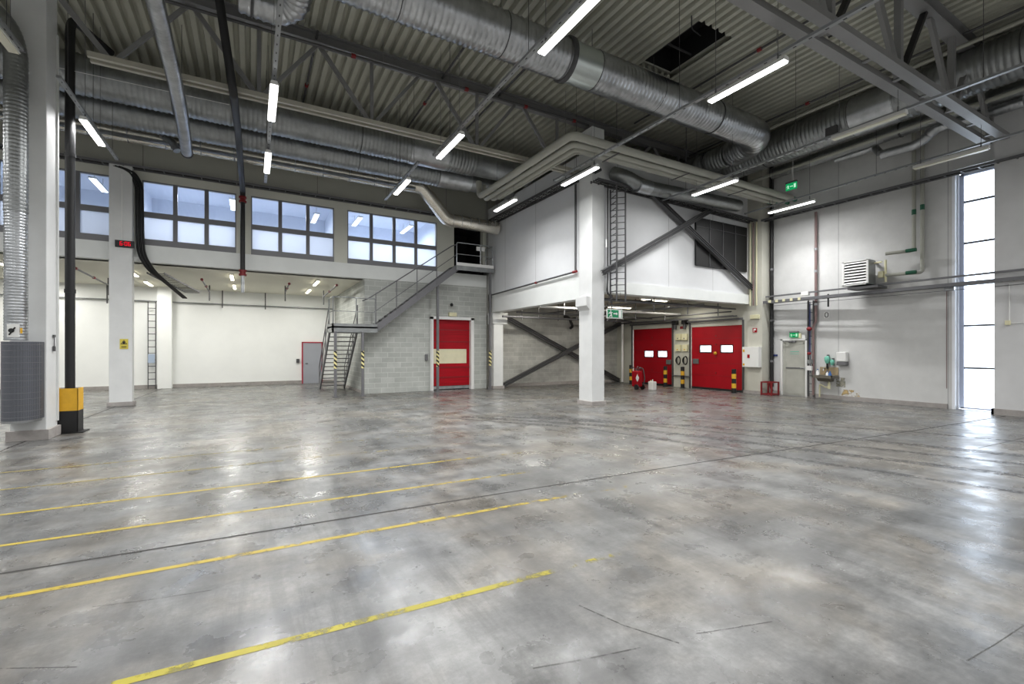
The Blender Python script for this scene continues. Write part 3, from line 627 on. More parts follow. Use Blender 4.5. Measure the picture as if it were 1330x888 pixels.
# ------------------------------------------------------------------ cable trays
def tray(name, label, a, b, w, h, mat, rung=.3, bars=0, up=(0, 0, 1), fill=None):
    t = thing(name, label, 'cable tray', a)
    a = Vector(a); b = Vector(b); d = (b - a).normalized(); s = d.cross(Vector(up)).normalized()
    m = MB().bar(a + s * w / 2, b + s * w / 2, .018, h, up).bar(a - s * w / 2, b - s * w / 2, .018, h, up)
    each(m, 'side_rail', mat, t); n = int((b - a).length / rung); r = MB()
    for k in range(n + 1):
        p = a.lerp(b, k / n); r.bar(p - s * w / 2 - Vector(up) * h * .3, p + s * w / 2 - Vector(up) * h * .3, .03, .018, up)
    each(r, 'rung', mat, t)
    if fill:
        c = MB(); random.seed(3)
        for k in range(fill):
            o = s * (w * (-.35 + .7 * k / max(1, fill - 1))); q = [a.lerp(b, i / 12) + o + Vector(up) * random.uniform(-.01, .02) + s * random.uniform(-.012, .012) for i in range(13)]
            c.sweep(q, .014, 6)
        each(c, 'cable', m_blk, t)
    return t
tray('cable_tray', 'long cable tray along the office front just above the windows', (XL, 18.35, 7.50), (8.6, 18.35, 7.48), .32, .07, m_grey, .5, fill=5)
tray('cable_tray', 'cable tray along the left side of the raised room under its top', (9.15, 17.9, 7.36), (9.15, 10.8, 7.30), .42, .08, m_dgrey, .3, fill=4)
tray('cable_tray', 'cable tray across the front of the raised room below the round duct', (9.2, 10.95, 6.98), (17.4, 10.95, 6.84), .34, .08, m_dgrey, .28, fill=4)
tray('cable_tray', 'upper cable tray along the right wall crossing the tall window', (17.42, 10.6, 6.80), (17.42, 1.6, 6.78), .26, .07, m_grey, .35, fill=3)
lt = tray('cable_tray', 'lower wire-mesh cable tray along the right wall below the heater', (17.55, 11.2, 3.60), (17.30, 1.6, 3.60), .22, .10, m_grey, .22, fill=3)
tag(MB().bar((17.62, 10.6, 3.83), (17.30, 1.6, 3.83), .06, .055).build('trunking', m_grey), 'flat grey trunking running above the lower tray on the right wall', 'trunking')
tag(MB().cyl((17.58, 10.3, 3.45), (17.36, 1.6, 3.46), .008, 6).build('cable', m_dgrey), 'thin cable strung below the lower tray on the right wall', 'cable')
sk = thing('socket_row', 'row of five ivory sockets on the lower tray above the steel door', 'socket', (17.4, 9.8, 3.6))
for py, px in ((10.32, 0), (10.05, 0), (9.78, 0), (9.5, 0), (9.22, 0)): MB().box(17.36, 17.43, py - .045, py + .045, 3.56, 3.66).build('socket', m_ivory, sk, .006)
tag(MB().box(17.45, 17.58, 8.95, 9.2, 3.72, 3.86).build('junction_box', m_whiteP, None, .01), 'white junction box on the trunking beside the red-brown riser', 'junction box')
# box ladder of cables beside the central column
lc = thing('cable_ladder', 'tall open ladder frame of cables right of the central column', 'cable ladder', (10.1, 10.8, 3.3))
pr = [onY(792, 270, 10.55).x, onY(801, 270, 10.95).x, onY(811, 270, 10.75).x]
ps = [(9.80, 10.60), (9.95, 11.05), (10.28, 10.72)]
for x, y in ps: MB().box(x - .018, x + .018, y - .018, y + .018, 3.25, 6.85).build('upright', m_dgrey, lc)
rr = MB()
for i in range(18):
    z = 3.38 + i * .198
    rr.bar((ps[0][0], ps[0][1], z), (ps[1][0], ps[1][1], z), .025, .02); rr.bar((ps[1][0], ps[1][1], z + .03), (ps[2][0], ps[2][1], z + .03), .025, .02)
each(rr, 'rung', m_dgrey, lc)
MB().tube([(9.78, 10.98, 6.9), (9.78, 10.98, 3.9), (9.8, 11.05, 3.6), (9.95, 11.1, 3.5)], .018, 8, .15).tube([(9.84, 11.06, 6.8), (9.84, 11.06, 3.5)], .014, 8).build('cable', m_blk, lc)
MB().box(9.76, 9.84, 11.0, 11.06, 5.0, 5.25).build('ivory_tag', m_whiteP, lc)
# cable bundle dropping from the office tray into the low bay
cb = thing('cable_bundle', 'thick black cables dropping beside the clock column into the low bay', 'cable bundle', (-3.1, 18.5, 5))
pp = [onY(152, 216, 18.3), onY(170, 222, 18.3), onY(181, 240, 18.32), onY(181.5, 300, 18.38), onY(183, 330, 18.42), onY(196, 351, 18.5), onY(215, 366, 19.2), onY(240, 387, 20.5)]
for k in range(5):
    o = Vector(((k - 2) * .045, -.03 * (k % 2), 0)); MB().sweep(fillet([p + o * (1 if i < 6 else .6) for i, p in enumerate(pp)], .35, 6), .024, 8).build('cable', m_blk, cb)
tray('cable_tray', 'short tilted cable ladder at the end of the black cable bundle', (-2.75, 18.9, 4.28), (-1.95, 21.2, 3.95), .5, .06, m_dgrey, .14)
# ------------------------------------------------------------------ steel stair
SY = 17.85
st_ = thing('steel_staircase', 'grey steel staircase with two flights, mid landing and open treads', 'staircase', (4, 18.2, 0))
LZt = 2.62; RUN = (4.15, LZt - .02, 7.50, 5.30)
# lower flight, rising towards the viewer
yb, yt = 21.8, 18.85
mb = MB()
for x in (2.64, 3.66): mb.bar((x, yb, .02), (x, yt, LZt - .14), .05, .20)
each(mb, 'stringer', m_grey, st_)
for k in range(14):
    f = (k + .6) / 14.6; y = yb + (yt - yb) * f; z = LZt * (k + 1) / 15
    MB().box(2.66, 3.64, y - .13, y + .13, z - .035, z).build('tread', m_tread, st_)
for x in (2.62, 3.68):
    r = MB().tube([(x, yb + .05, .95), (x, yt, LZt + .9)], .02, 8).tube([(x, yb, .5), (x, yt, LZt + .45)], .014, 8)
    for f in (.0, .33, .66, 1.0): y = yb + (yt - yb) * f; z = .05 + (LZt - .1) * f; r.cyl((x, y, z), (x, y, z + .93), .018, 8)
    r.build('lower_railing', m_grey, st_)
MB().box(2.56, 4.2, 17.72, 18.85, LZt - .06, LZt).box(2.56, 4.2, 17.72, 17.78, LZt - .22, LZt + .10).box(2.56, 4.2, 18.80, 18.85, LZt - .22, LZt).box(2.56, 2.62, 17.72, 18.85, LZt - .22, LZt + .1).build('landing', m_galv2, st_)
m_zeb = None
def striped(name):
    m = bpy.data.materials.new(name); m.use_nodes = True; nt = m.node_tree; b = nt.nodes['Principled BSDF']; b.inputs['Roughness'].default_value = .5
    g = nt.nodes.new('ShaderNodeNewGeometry'); sp = nt.nodes.new('ShaderNodeSeparateXYZ'); nt.links.new(g.outputs['Position'], sp.inputs[0])
    a = nt.nodes.new('ShaderNodeMath'); a.operation = 'MULTIPLY_ADD'; a.inputs[1].default_value = .9; nt.links.new(sp.outputs[0], a.inputs[0]); nt.links.new(sp.outputs[2], a.inputs[2])
    md = nt.nodes.new('ShaderNodeMath'); md.operation = 'PINGPONG'; md.inputs[1].default_value = .085; nt.links.new(a.outputs[0], md.inputs[0])
    gt = nt.nodes.new('ShaderNodeMath'); gt.operation = 'GREATER_THAN'; gt.inputs[1].default_value = .0425; nt.links.new(md.outputs[0], gt.inputs[0])
    mx = nt.nodes.new('ShaderNodeMix'); mx.data_type = 'RGBA'; nt.links.new(gt.outputs[0], mx.inputs[0]); mx.inputs[6].default_value = lin((.09, .09, .09)) + (1,); mx.inputs[7].default_value = lin((.86, .82, .58)) + (1,)
    nt.links.new(mx.outputs[2], b.inputs['Base Color']); return m
m_zeb = striped('black_yellow_tape')
def post(x, y, h):
    p = MB().box(x - .045, x + .045, y - .045, y + .045, 0, h).box(x - .11, x + .11, y - .11, y + .11, 0, .02).build('support_post', m_grey, st_)
    MB().box(x - .048, x + .048, y - .048, y + .048, 1.05, 1.70).build('warning_tape', m_zeb, p)
post(2.68, 17.76, LZt - .2); post(3.64, 17.70, LZt - .2); post(6.72, 17.95, 4.45); post(9.12, 17.86, 5.15)
# upper flight
mb = MB()
for y in (SY, 18.50): mb.bar((4.12, y, LZt - .10), (7.55, y, 5.22), .05, .24)
each(mb, 'stringer', m_grey, st_)
for k in range(15):
    f = (k + .5) / 15; x = 4.2 + 3.35 * f; z = LZt + (5.28 - LZt) * (k + 1) / 16
    MB().box(x - .12, x + .12, SY + .03, 18.48, z - .035, z).build('tread', m_tread, st_)
r = MB().tube([(3.66, SY, 3.60), (3.95, SY, 3.75), (7.33, SY, 6.12), (7.55, SY, 6.20)], .022, 8, .1)
r.tube([(4.1, SY, 3.2), (7.5, SY, 5.75)], .014, 8)
for px in (488, 515, 541.5, 567):
    x = onY(px, 400, SY).x; z = LZt + (x - 4.12) * .763; r.cyl((x, SY - .02, z - .1), (x, SY - .02, 3.68 + (x - 3.8) * .69), .018, 8)
r.build('upper_railing', m_grey, st_)
pf = MB().box(7.48, 9.28, 17.80, 18.6, 5.26, 5.31).box(7.48, 9.28, 17.78, 17.83, 5.12, 5.31).box(7.48, 7.53, 17.8, 18.6, 5.12, 5.3).box(9.2, 9.28, 17.8, 18.6, 5.12, 5.3)
pf.build('platform', m_galv2, st_); MB().box(7.5, 9.26, 17.79, 17.80, 5.31, 5.44).build('toe_board', m_whiteP, st_)
r = MB(); zt_ = 6.28
r.tube([(7.52, 17.82, 5.3), (7.52, 17.82, zt_), (9.22, 17.82, zt_), (9.22, 18.55, zt_)], .022, 8, .08).tube([(7.52, 17.82, 5.8), (9.22, 17.82, 5.8), (9.22, 18.55, 5.8)], .016, 8, .03)
for x, y in ((8.62, 17.82), (9.22, 17.82), (9.22, 18.5)): r.cyl((x, y, 5.2), (x, y, zt_), .02, 8)
r.build('platform_railing', m_galv, st_)
MB().box(8.42, 8.60, 17.79, 17.80, 6.02, 6.20).box(8.66, 8.82, 17.79, 17.80, 6.02, 6.20).build('white_tags', m_whiteP, st_)
r = MB()
for a_, b_ in (((2.6, 17.76), (3.0, 17.76)), ((2.6, 17.76), (2.6, 18.8))): pass
r.tube([(2.6, 18.8, 3.70), (2.6, 17.76, 3.70), (4.15, 17.76, 3.70)], .02, 8, .04).tube([(2.6, 18.8, 3.18), (2.6, 17.76, 3.18), (4.15, 17.76, 3.18)], .014, 8, .03)
for x, y in ((2.6, 17.76), (3.42, 17.76), (4.13, 17.80), (2.6, 18.78)): r.cyl((x, y, LZt), (x, y, 3.7), .02, 8)
r.build('landing_railing', m_galv2, st_)

# ------------------------------------------------------------------ doors
def E_(name, loc, label): o = bpy.data.objects.new(name, None); C.objects.link(o); o.location = loc; return struct(o, label)
d = E_('door_1', (2.78, 25.95, 0), 'grey door with red frame at the back of the low bay')
MB().box(2.33, 3.22, 25.92, 25.97, 0, 2.10).build('leaf', m_doorg, d); MB().box(2.27, 2.33, 25.90, 26, 0, 2.16).box(3.22, 3.28, 25.90, 26, 0, 2.16).box(2.27, 3.28, 25.90, 26, 2.10, 2.16).build('door_frame', M('red_frame', (.62, .12, .2), .5), d)
MB().box(2.44, 2.56, 25.88, 25.92, 1.02, 1.05).build('handle', m_dgrey, d)
d = E_('door_2', (7.62, 18.6, 0), 'red roller door with a clear vision strip in the block wall')
MB().box(6.60, 6.74, 18.50, 18.7, 0, 3.16).box(8.50, 8.64, 18.50, 18.7, 0, 3.16).box(6.60, 8.64, 18.50, 18.7, 3.06, 3.18).build('door_frame', m_whiteP, d)
MB().box(6.74, 8.50, 18.70, 18.72, .18, 1.15).box(6.74, 8.50, 18.70, 18.72, 1.78, 3.08).box(6.74, 6.80, 18.70, 18.72, 1.15, 1.78).box(8.36, 8.50, 18.70, 18.72, 1.15, 1.78).build('curtain', m_redfab, d)
rb = MB()
for z in (.55, .98, 2.1, 2.62): rb.box(6.74, 8.50, 18.685, 18.70, z - .02, z + .02)
each(rb, 'curtain_rib', M('dark_red_seam', (.50, .02, .06), .4), d)
MB().box(6.80, 8.36, 18.705, 18.715, 1.15, 1.78).build('vision_strip', m_clearpl, d); MB().box(6.74, 8.50, 18.67, 18.72, .04, .16).build('bottom_bar', m_galv, d); MB().box(6.74, 8.5, 18.72, 18.74, 0, .18).build('floor_seal', m_blk, d)
def sectional(n, y0, y1, zt, wins, label):
    d = E_('door_%d' % n, (DX + .05, (y0 + y1) / 2, 0), label)
    X0, X1 = DX + .03, DX + .08; wz0, wz1 = wins[0][2], wins[0][3]; mb = MB()
    mb.box(X0, X1, y0, y1, .09, wz0).box(X0, X1, y0, y1, wz1, zt)
    ys = sorted([y0, y1] + [w for q in wins for w in q[:2]])
    for a, b in zip(ys[0::2], ys[1::2]): mb.box(X0, X1, a, b, wz0, wz1)
    mb.build('leaf', m_red, d)
    g = MB(); 
    for k in range(1, 5): z = .09 + (zt - .09) * k / 5; g.box(X0 - .004, X0, y0, y1, z - .006, z + .006)
    each(g, 'section_joint', M('dark_red_joint', (.45, .02, .05), .5), d)
    for a, b, z0, z1 in wins:
        MB().box(X0 - .012, X1, a, a + .03, z0, z1).box(X0 - .012, X1, b - .03, b, z0, z1).box(X0 - .012, X1, a, b, z0 - .01, z0 + .03).box(X0 - .012, X1, a, b, z1 - .03, z1 + .01).build('window_frame', m_blk, d)
        MB().box(X0 + .02, X0 + .03, a + .03, b - .03, z0 + .03, z1 - .03).build('window_pane', frosted_mat('door_glazing', (1, 1, 1)), d)
    MB().box(X0 - .01, X1 + .02, y0, y1, .0, .09).build('bottom_seal', m_blk, d)
    gg = MB(); gg.box(DX - .06, DX, y0 - .09, y0 - .03, 0, zt + .2).box(DX - .06, DX, y1 + .03, y1 + .09, 0, zt + .2); each(gg, 'guide_rail', m_dgrey, d)
    MB().cyl((DX - .12, y0 - .1, zt + .24), (DX - .12, y1 + .1, zt + .24), .045, 12).build('spring_shaft', m_grey, d)
    kk = MB()
    for z in (.75, 1.45, 1.98, 2.35): kk.box(X0 - .02, X0, (y0 + y1) / 2 - .03, (y0 + y1) / 2 + .03, z - .03, z + .03)
    each(kk, 'hinge', m_redpart, d)
    return d
sectional(3, 15.03, 17.57, 2.80, [(16.20, 16.82, 1.37, 1.71), (15.33, 15.95, 1.37, 1.71)], 'left red sectional loading door with two small windows')
da = sectional(4, 11.46, 13.93, 2.77, [(12.89, 13.52, 1.62, 1.96), (11.87, 12.48, 1.62, 1.96)], 'right red sectional loading door with two small windows')
MB().box(DX + .0, DX + .02, 13.55, 13.86, 1.12, 1.34).build('handle_plate', m_galv2, da); MB().ball((DX + .0, 12.70, 1.60), .07, 8).build('yellow_knob', m_yel, da)
d = E_('door_5', (RX, 9.68, 0), 'weathered grey steel exit door in the right wall')
MB().box(RX - .06, RX + .01, 9.20, 9.26, 0, 2.16).box(RX - .06, RX + .01, 10.10, 10.17, 0, 2.16).box(RX - .06, RX + .01, 9.20, 10.17, 2.10, 2.17).build('door_frame', m_whiteP, d)
lf = MB().box(RX - .02, RX + .0, 9.26, 10.10, .02, 2.10).build('leaf', m_doorw, d)
MB().box(RX - .035, RX - .02, 9.34, 9.98, 1.03, 1.08).build('push_bar', m_grey, d)
MB().box(RX - .03, RX - .02, 9.32, 9.36, .1, 2.0).box(RX - .03, RX - .02, 9.98, 10.02, .1, 2.0).box(RX - .03, RX - .02, 9.32, 10.02, 1.96, 2.0).box(RX - .03, RX - .02, 9.32, 10.02, .08, .12).build('leaf_trim', m_doorw, d)
MB().box(RX - .025, RX - .019, 9.5, 9.82, 1.66, 1.69).box(RX - .025, RX - .019, 9.5, 9.82, 1.58, 1.595).build('green_notice_lines', m_teal, d)
MB().box(RX - .08, RX - .03, 9.6, 9.85, 2.02, 2.08).bar((RX - .1, 9.7, 2.05), (RX - .1, 10.05, 2.08), .02, .02).build('door_closer', m_grey, d)
MB().box(RX - .07, RX - .02, 9.27, 9.31, 1.02, 1.10).cyl((RX - .09, 9.3, 1.07), (RX - .09, 9.42, 1.07), .012, 8).build('handle', m_galv, d)

# ------------------------------------------------------------------ loading bay equipment
def bollard(x, y, label):
    t = thing('bollard', label, 'bollard', (x, y, 0), 'black and yellow bollards by the loading doors')
    for k in range(5): MB().cyl((x, y, k * .193), (x, y, (k + 1) * .193), .085, 18).build('black_band' if k % 2 == 0 else 'yellow_band', m_blk if k % 2 == 0 else m_yel, t)
    MB().cyl((x, y, 0), (x, y, .015), .13, 18).build('base_plate', m_blk, t)
bollard(16.85, 17.18, 'black and yellow bollard left of the left red door')
bollard(17.1, 15.17, 'black and yellow bollard at the right edge of the left red door')
bollard(17.12, 14.19, 'black and yellow bollard between the two red doors beside the control boxes')
bollard(16.95, 11.52, 'black and yellow bollard at the right edge of the right red door')
ct = thing('red_cart', 'small red wheeled tank cart with hoses parked before the left red door', 'cart', (14.8, 14.5, 0))
cx, cy = 14.75, 14.6
MB().box(cx - .18, cx + .12, cy - .15, cy + .22, .12, .82).build('tank_body', m_red, ct, .05)
for sx in (-.2, .16): MB().cyl((cx + sx - .03, cy - .1, .12), (cx + sx + .03, cy - .1, .12), .12, 16).build('wheel', m_blk, ct)
MB().prism([(0, -.13), (.13, 0), (0, .13), (-.13, 0)], lambda u, v, d_: (cx - .22 + u * .75, cy - .165 + d_, .52 + v * 1.25), -.012, 0).build('hazard_diamond', m_whiteP, ct)
MB().tube([(cx, cy, .8), (cx + .02, cy - .05, .98), (cx + .2, cy - .1, .92), (cx + .25, cy - .15, .5), (cx + .2, cy - .12, .2)], .022, 8, .1).tube([(cx - .1, cy, .8), (cx - .05, cy, 1.0), (cx + .15, cy, .98), (cx + .2, cy, .6)], .016, 8, .08).build('hose', m_dgrey, ct)
MB().tube([(cx - .15, cy + .2, .75), (cx - .15, cy + .3, .95), (cx + .1, cy + .3, .95), (cx + .1, cy + .2, .75)], .016, 8, .05).build('push_handle', m_blk, ct)
jc = thing('jerrycan', 'white plastic jerrycan on the floor beside the red cart', 'jerrycan', (15.0, 14.1, 0))
MB().box(14.93, 15.17, 13.93, 14.2, 0, .38).build('can_body', m_whiteP, jc, .03); MB().tube([(14.98, 14.0, .38), (14.98, 14.0, .44), (15.12, 14.1, .44), (15.12, 14.1, .38)], .014, 8, .02).build('can_handle', m_whiteP, jc); MB().cyl((15.05, 14.15, .38), (15.05, 14.15, .42), .025, 10).build('cap', m_ivory, jc)
def wbox(name, label, cat, q0, q1, X, dep, mat, group=None, parent=None, bev=.006):
    a = onX(q0[0], q0[1], X); b = onX(q1[0], q1[1], X); o = MB().box(X, X + dep, a.y, b.y, a.z, b.z).build(name, mat, parent, bev)
    if label: tag(o, label, cat, group)
    return o
for (qa, qb, l) in (((877, 433.5), (883.5, 441.5), 'ivory control box, upper left of four between the red doors'), ((885, 433.5), (892, 441.5), 'ivory control box, upper right of four between the red doors'), ((876.5, 447.5), (883, 456), 'ivory control box, lower left of four between the red doors'), ((886, 447.5), (892, 456), 'ivory control box, lower right of four between the red doors')):
    a = onX(*qa, DX - .12); b = onX(*qb, DX - .12); t = thing('control_box', l, 'control box', (DX - .12, (a.y + b.y) / 2, b.z), 'door control boxes')
    MB().box(DX - .12, DX, a.y, b.y, a.z, b.z).build('casing', m_ivory, t, .01)
    MB().cyl((DX - .135, (a.y + b.y) / 2, b.z + .08), (DX - .12, (a.y + b.y) / 2, b.z + .08), .03, 10).build('button', m_yel if 'lower' in l else m_grey, t)
for q, l in (((881, 468), 'coiled black cable, left one between the red doors'), ((890, 468), 'coiled black cable, right one between the red doors')):
    p = onX(*q, DX - .12); m_ = MB()
    for k in range(4):
        pts = [Vector((p.x + .02 * k - .03, p.y + math.cos(a * PI / 8) * (.13 - .01 * k), p.z + math.sin(a * PI / 8) * (.17 + .01 * k))) for a in range(17)]; m_.sweep(pts, .014, 6, False)
    tag(m_.build('cable_coil', m_blk), l, 'cable coil', 'cable coils')
for y, l in ((14.2, 'dark door motor, right one over the wall between the red doors'), (14.75, 'dark door motor, left one over the wall between the red doors')):
    t = thing('door_motor', l, 'motor', (DX - .15, y, 2.95), 'door motors'); MB().box(DX - .25, DX, y - .12, y + .1, 2.92, 3.12).build('motor_body', m_blk, t, .02); MB().cyl((DX - .13, y, 2.7), (DX - .13, y, 2.92), .07, 12).build('gearbox', m_dgrey, t)
tag(MB().box(DX - .03, DX, 14.35, 14.55, 2.72, 2.84).build('sounder', m_redpart, None, .01), 'small red sounder between the two red doors below the motors', 'sounder')
tag(MB().box(DX - .06, DX - .0, 14.98, 15.0, 0, .01).box(DX - .10, DX, 13.98, 14.95, .52, .55).build('rail', m_grey), 'thin grey rail on the wall between the red doors', 'rail')
wbox('key_plate', 'grey plate with four buttons on the right edge of the left red door', 'button plate', (865, 467), (871, 473), DX - .03, .03, m_galv2)
cab = thing('wall_cabinet', 'white square cabinet on the pier right of the red doors', 'cabinet', (17.25, 10.9, 1.06))
MB().box(17.16, 17.36, 10.62, 11.30, 1.06, 1.86).build('cabinet_body', m_whiteP, cab, .008); MB().box(17.150, 17.16, 10.98, 11.08, 1.42, 1.56).build('red_sticker', m_red, cab); MB().box(17.150, 17.16, 11.2, 11.27, 1.66, 1.76).box(17.15, 17.16, 11.2, 11.27, 1.12, 1.2).build('yellow_sticker', m_yel, cab)
fs = thing('fire_sign', 'red square fire alarm sign on the pier above the white cabinet', 'sign', (17.34, 10.85, 2.4)); a, b = onX(977.5, 426, 17.34), onX(983, 431.5, 17.34)
MB().box(17.34, 17.36, a.y, b.y, b.z, a.z).build('plate', m_red, fs); yc, zc = (a.y + b.y) / 2, (a.z + b.z) / 2
MB().box(17.334, 17.34, yc + .02, yc + .045, zc - .06, zc + .06).box(17.334, 17.34, yc - .05, yc + .02, zc, zc + .06).build('symbol', m_whiteP, fs)
wbox('emergency_lamp', 'small ivory emergency lamp high on the pier by the red doors', 'emergency lamp', (974, 409), (985, 413.5), 17.26, .1, m_ivory)
rk = thing('red_rack', 'low red steel rack on the floor at the foot of the black riser', 'rack', (17.4, 10.35, 0)); r = MB()
for x, y in ((17.15, 10.1), (17.15, 10.5), (17.6, 10.1), (17.6, 10.5)): r.box(x - .025, x + .025, y - .025, y + .025, 0, .52)
for z in (.04, .5): r.box(17.13, 17.62, 10.08, 10.12, z - .02, z + .02).box(17.13, 17.62, 10.48, 10.52, z - .02, z + .02).box(17.13, 17.17, 10.1, 10.5, z - .02, z + .02).box(17.58, 17.62, 10.1, 10.5, z - .02, z + .02)
r.build('frame', m_redpart, rk); MB().tube([(17.35, 10.3, .5), (17.5, 10.3, .2), (17.72, 10.4, .15)], .04, 8, .1).build('pipe_stub', m_redpart, rk)

# ------------------------------------------------------------------ vertical pipes
def vpipe(name, label, x, y, r, z0, z1, mat, collars=(), cm=None, top=None):
    t = thing(name, label, 'pipe', (x, y, z0)); pts = [(x, y, z0), (x, y, z1)] + (top or [])
    MB().sweep(fillet(pts, .15) if top else pts, r, 14).build('pipe_run', mat, t)
    if collars:
        c = MB()
        for z in collars: c.cyl((x, y, z - .04), (x, y, z + .04), r + .012, 14)
        each(c, 'collar', cm or mat, t)
    return t
bp = vpipe('drain_pipe', 'thick black drain pipe rising beside the big left column', -3.36, 13.12, .082, 0, 8.6, m_black, (3.0, 5.9), m_black, [(-3.36, 13.3, 8.9), (-3.0, 14.6, 9.05)])
vpipe('drain_pipe', 'black drain pipe in the corner between pier and right wall', 17.80, 10.48, .07, .3, CZ, m_black, (1.3, 2.9, 4.9), m_grey)
vpipe('riser_pipe', 'red-brown riser on the right wall left of the heater', 17.80, 8.86, .045, 2.95, 6.75, m_brown, (3.4, 4.6, 5.4), m_galv, None)
tag(MB().sweep(fillet([(17.80, 8.86, 2.95), (17.80, 8.86, 2.75), (17.80, 8.95, 2.6), (17.80, 8.95, 0.1)], .08), .04, 10).build('riser_pipe', m_brown), 'lower offset part of the red-brown riser beside the door', 'pipe')
for k, (dy, m_, l) in enumerate(((0.0, m_ivory, 'ivory conduit on the pier, left of three'), (.13, m_brown, 'brownish conduit on the pier, middle of three'), (.26, m_ivory, 'ivory conduit on the pier, right of three'))):
    tag(MB().cyl((17.30, 11.05 - dy, 3.5), (17.30, 11.05 - dy, 6.8), .025, 8).build('conduit', m_), l, 'conduit', 'conduits on the dock pier')
rp = thing('drain_pipe', 'dark roof drain pipe with red couplings in front of the second office pier', 'pipe', (-.25, 15, 7))
b0 = onZ(285, 0, 8.9); b1 = onY(303, 120, 11.5); b2 = onY(309, 170, 14.0); b3 = Vector((-.26, 18.25, 7.22)); b4 = Vector((-.26, 18.25, 6.95))
MB().sweep(fillet([b0 + (b0 - b1) * .25, b1, b2, b3, b4], .2), .085, 14).build('upper_run', m_black, rp)
MB().cyl((-.26, 18.25, 4.40), (-.26, 18.25, 6.95), .075, 14).build('drop', m_black, rp); MB().cyl((-.26, 18.25, 3.72), (-.26, 18.25, 4.4), .055, 12).cyl((-.26, 18.25, 6.95), (-.26, 18.25, 7.2), .06, 12).build('steel_tail', m_galv, rp)
for z in (4.40, 6.93): MB().cyl((-.26, 18.25, z - .10), (-.26, 18.25, z - .04), .12, 14).cyl((-.26, 18.25, z + .04), (-.26, 18.25, z + .10), .12, 14).cyl((-.26, 18.25, z - .08), (-.26, 18.25, z + .08), .09, 14).build('red_coupling', m_redpart, rp)
gd = thing('pipe_guard', 'yellow and black impact guard around the foot of the black drain pipe', 'pipe guard', (-3.36, 13.0, 0))
def uchan(z0, z1, t=.012): return MB().box(-3.55, -3.17, 12.86, 12.86 + t, z0, z1).box(-3.18, -3.17, 12.86, 13.22, z0, z1).box(-3.55, -3.54, 12.86, 13.22, z0, z1)
uchan(.47, .94).build('yellow_band', m_yel, gd); uchan(.02, .47).build('black_band', m_blk, gd); MB().box(-3.60, -3.08, 12.82, 13.28, 0, .02).build('base_plate', m_blk, gd)
tag(MB().box(-3.46, -3.44, 12.5, 12.6, 2.0, 2.05).box(-3.46, -3.43, 12.5, 12.56, 1.72, 1.82).cyl((-3.445, 12.53, 1.8), (-3.445, 12.53, 2.02), .008, 6).build('switch', m_dgrey), 'small dark switch and bracket on the side of the big left column', 'switch')
tag(MB().box(-3.47, -3.44, 12.72, 12.78, .3, 8.2).build('conduit', m_col), 'slim white conduit on the side of the big left column', 'conduit')

# insulated heating pipes and unit heater on the right wall
hp = onX(1187, 300, 17.78).y; hq = onX(1198, 300, 17.78).y
h1 = thing('heating_pipe', 'jacketed heating pipe to the heater, left and shorter one', 'pipe', (17.78, hp, 4), 'jacketed pipes to the unit heater'); y1_ = onX(1150, 341, 17.5).y
MB().sweep(fillet([(17.78, hp, 8.6), (17.78, hp, 4.82), (17.62, hp + .15, 4.80), (17.5, y1_, 4.80)], .1), .052, 12).build('jacket', m_insul, h1)
h2 = thing('heating_pipe', 'jacketed heating pipe to the heater, right and longer one', 'pipe', (17.78, hq, 4), 'jacketed pipes to the unit heater')
MB().sweep(fillet([(17.78, hq, 8.6), (17.78, hq, 4.12), (17.62, hq + .15, 4.10), (17.5, y1_, 4.12)], .1), .052, 12).build('jacket', m_insul, h2)
mg = M('green_marker', (.05, .32, .22), .5)
for t, y, z in ((h1, hp, 6.0), (h2, hq, 6.1)): MB().cyl((17.78, y, z - .08), (17.78, y, z + .08), .057, 12).build('green_band', mg, t)
for t, z in ((h1, 4.80), (h2, 4.12)): MB().cyl((17.58, y1_ - .75, z), (17.56, y1_ - .5, z), .057, 12).build('green_band', mg, t)
ht = thing('unit_heater', 'grey unit heater with slatted front on the right wall', 'heater', (17.4, 7.6, 4.3))
ya, yb_ = onX(1128, 350, 17.1).y, onX(1094, 350, 17.1).y; z0, z1 = 3.92, 4.62
z0 = onX(1094, 372, 17.1).z; z1 = onX(1094, 341, 17.1).z
MB().box(17.12, 17.60, ya, yb_, z0, z1).build('casing', m_galv2, ht, .01)
MB().box(17.08, 17.12, ya, ya + .06, z0, z1).box(17.08, 17.12, yb_ - .06, yb_, z0, z1).box(17.08, 17.12, ya, yb_, z0, z0 + .03).box(17.08, 17.12, ya, yb_, z1 - .03, z1).build('front_frame', m_whiteP, ht)
MB().box(17.115, 17.119, ya + .05, yb_ - .05, z0 + .03, z1 - .03).build('dark_interior', m_blk, ht)
for k in range(8):
    z = z0 + .06 + (z1 - z0 - .1) * k / 7.5; MB().add([(17.08, ya + .06, z), (17.08, yb_ - .06, z), (17.115, yb_ - .06, z + .045), (17.115, ya + .06, z + .045)], [(0, 1, 2, 3)]).add([(17.08, ya + .06, z - .012), (17.08, yb_ - .06, z - .012), (17.08, yb_ - .06, z), (17.08, ya + .06, z)], [(0, 1, 2, 3)]).build('louvre_slat', m_whiteP, ht)
MB().box(17.1, 17.75, ya - .25, yb_ - .15, z0 - .13, z0 - .06).build('drip_tray', m_dgrey, ht)
MB().box(17.6, 17.9, ya + .1, ya + .16, z1 - .06, z1).box(17.6, 17.9, yb_ - .2, yb_ - .14, z1 - .06, z1).box(17.6, 17.9, ya + .1, ya + .16, z0, z0 + .06).build('wall_bracket', m_grey, ht)
